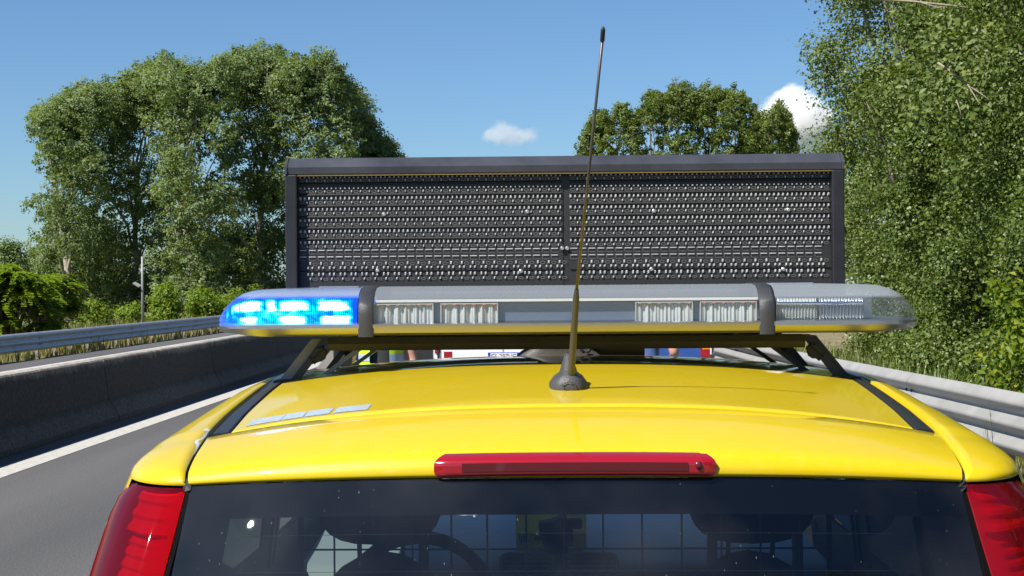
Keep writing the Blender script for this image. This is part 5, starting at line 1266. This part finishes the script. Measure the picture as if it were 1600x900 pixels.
# distant trees at the left edge
for i, (px_, Y, yt, hw, lab) in enumerate(((18, 230, 378, 34, 'distant dark tree at the left edge of the photo'), (70, 240, 386, 34, 'distant dark tree just right of the left edge'), (-40, 235, 384, 40, 'distant dark tree outside the left edge'))):
    b = at_gr(px_, Y); zt = at(px_, yt, Y).z; R = hw * Y / FPX
    tree('distant_tree', lab, 'tree', b, envelope(b[0], Y, 1.5, zt - 1, R, 22, rg, 1.0, 1.8), 7000, 0.38, 'leaf_poplar', 240 + i, trunk_r=.2, csize=.5, group='distant trees')

# fern-leaved sumac at the left edge: fronds of paired leaflets
def frond_tree(label, px_, Y, ytop, hw, nf, seed):
    rng = np.random.default_rng(seed); b = at_gr(px_, Y, -.25); g = thing('sumac_tree', label, 'tree', b, 'feathery trees on the left')
    zt = at(px_, ytop, Y).z; R = hw * Y / FPX; tm = MB(); pos = []; nr = []
    heads = []
    for k in range(40):
        a = rng.uniform(0, 2 * pi); q = R * sqrt(rng.random()) * .75; z = lerp(zt * .12, zt * .93, rng.random() ** .7) * (1 - .25 * (q / R) ** 2); hp = Vector((b[0] + cos(a) * q, Y + sin(a) * q, z)); heads.append(hp)
        limb(tm, (b[0] + rng.normal() * .2, Y + rng.normal() * .2, -.3), hp, .05, .015, rng, 5)
    tm.build('trunk', 'bark', g, smooth=True)
    for h_ in heads:
        for f in range(nf):
            a = rng.uniform(0, 2 * pi); L = rng.uniform(.5, .85); e0 = rng.uniform(.1, .8); d = Vector((cos(a), sin(a), 0)); side = Vector((-sin(a), cos(a), 0))
            for j in range(13):
                t = (j + 1) / 13; p = h_ + d * (L * t) + Vector((0, 0, e0 * L * t - .75 * L * t * t))
                for s in (-1, 1):
                    w = .12 * (1 - .5 * t); q = p + side * (s * w * .55); pos.append(q[:]); nr.append((d.x * .2 + rng.normal() * .2, d.y * .2 + rng.normal() * .2, 1.0))
    leaf_mesh('crown', np.array(pos), np.array(nr), .15, 'leaf_sumac', g, rng, aspect=.5)
frond_tree('bright green feathery tree at the left edge behind the guard rail', 22, 46, 396, 72, 24, 31)
frond_tree('lower bright green feathery tree right of the one at the left edge', 72, 50, 415, 42, 20, 32)

# poplar group beyond the sign
rg2 = np.random.default_rng(5)
SPX = [935, 972, 1020, 1062, 1108, 1150, 1185, 1218]
TOPS = [(906, 232), (914, 205), (936, 172), (952, 182), (972, 166), (990, 188), (1004, 160), (1022, 149), (1042, 150), (1062, 130), (1084, 146), (1106, 140), (1130, 150), (1150, 138), (1166, 158), (1184, 182), (1202, 184), (1218, 164), (1234, 190), (1244, 225)]
SP = [[] for _ in SPX]
while sum(len(l) for l in SP) < 640:
    px_ = rg2.uniform(908, 1242); yt = interp(TOPS, px_); r = rg2.uniform(.5, 1.0); rp = r * FPX / 152
    py_ = yt + rp * 1.3 + (440 - yt) * rg2.random() ** 1.7
    if rg2.random() < .4: r *= .5; py_ = yt + rg2.uniform(-3, 12)
    k = min(range(8), key=lambda q: abs(px_ - SPX[q]) + rg2.uniform(0, 10)); Y = 152 + rg2.normal() * 2.0 - 3 * min(1, (py_ - yt) / 80)
    p = at(px_, py_, Y); SP[k].append((p.x, Y, p.z, r * .8, r * .8, r * 1.7))
for i, (px_, Y, yt, hw, lab) in enumerate(((935, 150, 172, 30, 'leftmost spired poplar behind the sign, left of the aerial'), (972, 152, 166, 30, 'second spired poplar behind the sign, just right of the aerial'), (1020, 158, 148, 34, 'spired poplar in the middle of the group behind the sign'), (1062, 150, 130, 40, 'tallest spired poplar behind the sign'),
        (1108, 154, 140, 38, 'broad spired poplar right of the tallest behind the sign'), (1150, 158, 138, 36, 'tall spired poplar on the right half of the group behind the sign'), (1185, 150, 180, 34, 'lower spired poplar next to the small cloud'), (1218, 156, 164, 30, 'rightmost spired poplar in front of the white cloud'))):
    b = at_gr(px_, Y, -.2); zt = at(px_, yt, Y).z; R = hw * Y / FPX
    bl = SP[i] + [(b[0] + (k - 1) * .8 + rg2.normal() * .2, Y, zt - 1.0 - .9 * abs(k - 1), .55, .55, 1.1) for k in range(3)]
    tree('spired_poplar', lab, 'tree', b, bl, 200 * len(bl), 0.23, 'leaf_poplar_b', 300 + i, trunk_r=.25, limbs=8, csize=.18, shell=.6, group='spired poplars behind the sign')

# right side: ivy-grown trees behind the guard rail
rg3 = np.random.default_rng(11)
def ivy_wall(x0, y0, y1, z0, z1, rb, n, depth=1.6, lean=.12):
    out = []
    for k in range(n):
        y = rg3.uniform(y0, y1); z = lerp(z0, z1, rg3.random()); r = rg3.uniform(rb * .6, rb * 1.25)
        e = ((y - (y0 + y1) / 2) / ((y1 - y0) / 2)) ** 2
        out.append((x0 + r + depth * rg3.random() ** 2.2 + e * 1.1 + lean * max(0, z - 4) + .25 * sin(y * 1.9 + z * 1.3), y, z, r * .8, r, r))
    return out
IVY = [(5.15, 12.0, 16.6, 9.5, 200, 26000, 'ivy-covered tree nearest the camera on the right, at the edge of the photo'),
       (5.2, 16.2, 19.8, 9.5, 280, 175000, 'ivy-covered tree at the right edge, behind the bright bush'),
       (5.25, 19.4, 23.2, 10.0, 280, 175000, 'ivy-covered tree in the middle of the right hedge, left of the dead twig'),
       (6.0, 24.5, 29.0, 7.5, 210, 95000, 'ivy-covered tree just right of the sign, set back in shadow'),
       (6.3, 29.0, 35.0, 6.0, 170, 50000, 'low ivy thicket immediately right of the sign edge')]
for i, (x0, y0, y1, zt, nb, cnt, lab) in enumerate(IVY):
    bl = ivy_wall(x0, y0, y1, .1, zt, .48, nb) + ivy_wall(x0 - .25, y0, y1, .0, .9, .4, nb // 5, .6)
    g = tree('ivy_tree', lab, 'tree', (x0 + 1.7, (y0 + y1) / 2, .05), bl, cnt, .054 if i < 3 else .066, 'leaf_ivy', 400 + i, trunk_r=.2, limbs=20, csize=.105, shell=.55, per=18, up=.3, top=zt - .5, group='ivy-covered trees behind the right guard rail', aspect=.85)
    # dense inner foliage, tinted darker to paint in the shade inside the hedge
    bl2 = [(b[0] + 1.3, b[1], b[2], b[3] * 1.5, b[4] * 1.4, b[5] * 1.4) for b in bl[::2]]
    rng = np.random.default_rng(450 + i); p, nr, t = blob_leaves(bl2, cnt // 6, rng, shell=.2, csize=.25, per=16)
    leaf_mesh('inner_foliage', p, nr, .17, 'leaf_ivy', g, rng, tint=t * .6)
    if i == 2:
        for br in (([at(1465, 98, 19.2), at(1495, 118, 19.1), at(1520, 138, 19.0), at(1546, 156, 18.8)], [.016, .013, .011, .006]), ([at(1512, 132, 19.0), at(1528, 158, 18.8), at(1536, 168, 18.8)], [.008, .006, .003]), ([at(1494, 156, 18.8), at(1500, 172, 18.8), at(1503, 188, 18.8)], [.008, .008, .004]),
                ([at(1368, -2, 20.0), at(1420, 2, 19.9), at(1470, 7, 19.8), at(1513, 12, 19.6)], [.022, .018, .014, .010]), ([at(1440, 4, 19.8), at(1466, 12, 19.7), at(1490, 8, 19.6)], [.009, .008, .004])):
            MB().tube(br[0], br[1], 5).build('dead_branch', 'twig', g, smooth=True)
        # larger bramble leaves hanging out round the dead branch
        rng = np.random.default_rng(77); pp = []
        for k in range(420):
            a = at(rng.normal(1485, 48), rng.normal(110, 62), 19.15 + rng.normal() * .25); pp.append(a[:])
        leaf_mesh('bramble_leaves', np.array(pp), rng.normal(size=(420, 3)) * .5 + np.array([-.6, -.6, .5]), .105, 'leaf_poplar_b', g, rng, aspect=.6)
# tall loose poplar above them
P = at(1440, 300, 40); bl = envelope(P.x + .35, 40.5, 1.5, 19.0, 3.45, 260, rg3, .35, .8, lambda t: (.82 + .18 * sin(pi * t)) * (1 - max(0, t - .85) * 3))
tree('roadside_poplar', 'tall loose poplar rising above the ivy right of the white cloud', 'tree', (P.x, 40.5, .05), bl, 120000, .095, 'leaf_poplar_b', 480, trunk_r=.22, bark='bark_pale', limbs=40, csize=.20, shell=.25, per=16, up=.5)
P = at(1330, 300, 50); bl = envelope(P.x + .4, 51, 1.5, 6.6, 1.9, 40, rg3, .35, .7)
tree('roadside_poplar', 'thin pale poplar in front of the white cloud beside the sign edge', 'tree', (P.x + 1.0, 51, .05), bl, 5200, .12, 'leaf_poplar', 481, trunk_r=.12, bark='bark_pale', limbs=22, csize=.22, shell=.25, per=14)
P = at(1560, 100, 30); bl = envelope(P.x + 1.6, 30, 4.5, 14.0, 3.6, 120, rg3, .4, .85)
tree('roadside_poplar', 'dark poplar high in the top right corner behind the ivy', 'tree', (P.x + 2.2, 30, .05), bl, 60000, .10, 'leaf_poplar_b', 482, trunk_r=.2, limbs=24, csize=.2, shell=.3, per=16)
# bright young bushes in front of the ivy
for i, (px_, py_, Y, R, lab) in enumerate(((1596, 585, 16.4, .42, 'bright yellow-green bush at the right edge just above the guard rail'), (1592, 500, 16.8, .36, 'bright yellow-green spray of leaves higher up at the right edge'))):
    c = at(px_, py_, Y); bl = [(c.x + rg3.normal() * R * .4, Y + rg3.normal() * R * .3, c.z + rg3.normal() * R * .7, R * .5, R * .5, R * .5) for _ in range(7)]
    tree('young_bush', lab, 'shrub', (c.x + .25, Y, .05), bl, 900, .10, 'leaf_bright', 490 + i, trunk_r=.025, limbs=6, csize=.1, per=9, top=c.z, group='bright bushes at the right edge', aspect=.55)
# trees standing behind the photographer, on the same verge (they show in the rear window)
for i, (x0, y0, zt, lab) in enumerate(((6.8, -9, 14.0, 'tree on the right verge behind the photographer, nearest the car'), (7.2, -17, 9.5, 'tree on the right verge farther behind the photographer'), (6.4, 2.5, 5.2, 'tree on the right verge level with the car'), (6.2, 8.2, 8.5, 'tree on the right verge just outside the right edge of the photo'))):
    bl = envelope(x0 + 1.2, y0, .6, zt, 3.0, 60, rg3, .7, 1.2)
    tree('verge_tree', lab, 'tree', (x0 + 1.2, y0, .05), bl, 16000, .22, 'leaf_ivy', 500 + i, trunk_r=.2, limbs=12, csize=.3, per=20, group='trees on the right verge out of the photo')

# grasses and weeds
def grass(name, pts, hgt, mat, seed, w=.012, bend=.35):
    rng = np.random.default_rng(seed); n = len(pts); a = rng.uniform(0, 2 * pi, n); h_ = hgt * rng.uniform(.5, 1.25, n); lean_ = rng.uniform(.05, bend, n) * h_
    d = np.stack([np.cos(a), np.sin(a), np.zeros(n)], 1); sd = np.stack([-np.sin(a), np.cos(a), np.zeros(n)], 1) * w
    v0 = pts - sd; v1 = pts + sd; mid_ = pts + d * lean_[:, None] * .35; mid_[:, 2] += h_ * .6; v2 = mid_ + sd * .7; v3 = mid_ - sd * .7; tip = pts + d * lean_[:, None]; tip[:, 2] += h_
    co = np.stack([v0, v1, v2, v3, tip], 1).reshape(-1, 3); i0 = np.arange(n) * 5
    loops = np.stack([i0, i0 + 1, i0 + 2, i0, i0 + 2, i0 + 3, i0 + 3, i0 + 2, i0 + 4], 1).ravel()
    me = bpy.data.meshes.new(name); me.vertices.add(n * 5); me.vertices.foreach_set('co', co.ravel().astype(np.float32)); me.loops.add(n * 9); me.loops.foreach_set('vertex_index', loops.astype(np.int32))
    me.polygons.add(n * 3); me.polygons.foreach_set('loop_start', np.arange(0, n * 9, 3, dtype=np.int32)); me.polygons.foreach_set('loop_total', np.full(n * 3, 3, dtype=np.int32)); me.update(calc_edges=True)
    me.attributes.new('tint', 'FLOAT', 'POINT').data.foreach_set('value', np.repeat(rng.beta(2, 2, n), 5).astype(np.float32)); me.materials.append(M[mat]); me.validate()
    o = bpy.data.objects.new(name, me); COL.objects.link(o); return stuff(o)
n = 26000; yy = RNG.uniform(3, 40, n); xx = np.array([railx(q) for q in yy]) + RNG.uniform(-.12, 2.6, n)
tag(grass('verge_grass', np.stack([xx, yy, np.full(n, .02)], 1), .22, 'leaf_grass', 1, .006), 'rough grass along the right guard rail', 'grass')
n = 520; yy = RNG.uniform(22, 38, n); xx = np.array([railx(q) for q in yy]) + RNG.uniform(.35, 1.8, n)
tag(grass('dry_reeds', np.stack([xx, yy, np.full(n, .05)], 1), .8, 'leaf_dry', 2, .009, .8), 'dry straw-coloured reeds behind the right guard rail', 'reeds')
n = 16000; yy = RNG.uniform(28, 100, n); xx = -13.35 - RNG.random(n) ** 1.3 * 9
tag(grass('left_verge_grass', np.stack([xx, yy, np.full(n, -.2)], 1), .32, 'leaf_dry', 3, .02), 'dry yellow grass behind the far left guard rail', 'grass')
n = 9000; yy = RNG.uniform(28, 100, n); xx = -13.6 - RNG.random(n) * 9
tag(grass('left_verge_weeds', np.stack([xx, yy, np.full(n, -.2)], 1), .5, 'leaf_grass', 4, .022), 'green weeds among the dry grass on the far left', 'weeds')
n = 9000; yy = RNG.uniform(16, 42, n); xx = np.array([railx(q) for q in yy]) + RNG.uniform(.25, 2.4, n)
tag(grass('verge_weeds', np.stack([xx, yy, np.full(n, .03)], 1), .55, 'leaf_ivy', 5, .018, .7), 'green and straw weeds between the right guard rail and the ivy', 'weeds')
# a tall weed in front of the right rail
wq = at(1556, 700, 12.2)
wd = thing('tall_weed', 'single tall thin weed standing in front of the right guard rail', 'weed', (wq.x, 12.2, 0))
m = MB()
for k in range(9):
    a = RNG.uniform(0, 2 * pi); h_ = RNG.uniform(.35, .85); m.tube([(wq.x, 12.2, -.02), (wq.x + .08 * cos(a), 12.2 + .08 * sin(a), h_ * .6), (wq.x + .2 * cos(a) * h_, 12.2 + .2 * sin(a) * h_, h_)], [.004, .003, .001], 4)
m.build('stem', 'leaf_grass', wd)
# grey pole with a small sensor box, left
q = at(223, 497, 66); zt = at(223, 401, 66).z
pl = thing('sensor_pole', 'thin grey pole with a small tilted panel, standing behind the far left guard rail', 'pole', (q.x, 66, -.25))
MB().tube([(q.x, 66, -.3), (q.x, 66, zt * .6), (q.x, 66, zt)], [.06, .055, .045], 10).build('mast', 'pole', pl, smooth=True)
b_ = at(214, 446, 65.9); MB().add([(b_.x - .17, 65.8, b_.z + .10), (b_.x + .10, 65.8, b_.z - .06), (b_.x + .14, 66.1, b_.z + .02), (b_.x - .13, 66.1, b_.z + .17), (b_.x - .17, 65.82, b_.z + .06), (b_.x + .10, 65.82, b_.z - .10), (b_.x + .14, 66.12, b_.z - .02), (b_.x - .13, 66.12, b_.z + .13)],
    [(0, 1, 2, 3), (4, 7, 6, 5), (0, 4, 5, 1), (1, 5, 6, 2), (2, 6, 7, 3), (3, 7, 4, 0)]).build('tilted_panel', 'galv_pale', pl)
MB().tube([(b_.x + .05, 65.95, b_.z), (q.x, 66, b_.z - .05)], .02, 6).build('bracket', 'pole', pl)

# ------------------------------------------------------------------ clouds: real volumes far off
def cloudm(name, dens, scale, thr):
    m, t, o = nt(name); tc = N(t, 'ShaderNodeTexCoord')
    n = N(t, 'ShaderNodeTexNoise'); n.inputs['Scale'].default_value = scale; n.inputs['Detail'].default_value = 7; n.inputs['Roughness'].default_value = .58
    t.links.new(tc.outputs['Object'], n.inputs['Vector'])
    a = N(t, 'ShaderNodeVectorMath', operation='LENGTH'); t.links.new(tc.outputs['Generated'], a.inputs[0])
    mp = N(t, 'ShaderNodeMapping'); mp.inputs['Location'].default_value = (-1, -1, -1); mp.inputs['Scale'].default_value = (2, 2, 2); t.links.new(tc.outputs['Generated'], mp.inputs[0]); t.links.new(mp.outputs[0], a.inputs[0])
    s = N(t, 'ShaderNodeMath', operation='MULTIPLY_ADD'); s.inputs[1].default_value = -.62; s.inputs[2].default_value = .62; t.links.new(a.outputs['Value'], s.inputs[0])
    ad = N(t, 'ShaderNodeMath', operation='ADD'); t.links.new(s.outputs[0], ad.inputs[0]); t.links.new(n.outputs[0], ad.inputs[1])
    mr = N(t, 'ShaderNodeMapRange'); mr.inputs['From Min'].default_value = thr; mr.inputs['From Max'].default_value = thr + .14; mr.inputs['To Max'].default_value = dens; t.links.new(ad.outputs[0], mr.inputs[0])
    v = N(t, 'ShaderNodeVolumePrincipled'); v.inputs['Color'].default_value = (1, 1, 1, 1); v.inputs['Anisotropy'].default_value = .2
    t.links.new(mr.outputs[0], v.inputs['Density']); t.links.new(v.outputs[0], o.inputs['Volume']); return m
def cloud(label, px_, py_, Y, wpx, hpx, lobes, dens, scale, thr, depth=.8):
    c = at(px_, py_, Y); u = Y / FPX; m = MB()
    M['cl'] = cloudm('cloud_vapour', dens, scale, thr)
    m.ell(c, (wpx * u, wpx * u * depth, hpx * u), 20, 14)
    o = m.build('cloud', 'cl', None, smooth=True); tag(o, label, 'cloud'); return o
cloud('small flat white cloud left of the aerial', 795, 210, 3000, 64, 24, 0, .018, .028, .70)
cloud('bright billowing cloud top between the spired poplars and the right-hand trees', 1238, 178, 3000, 66, 50, 0, .09, .011, .62)
cloud('lower part of the bright cloud beside the sign edge', 1290, 235, 3050, 74, 50, 0, .03, .011, .66)
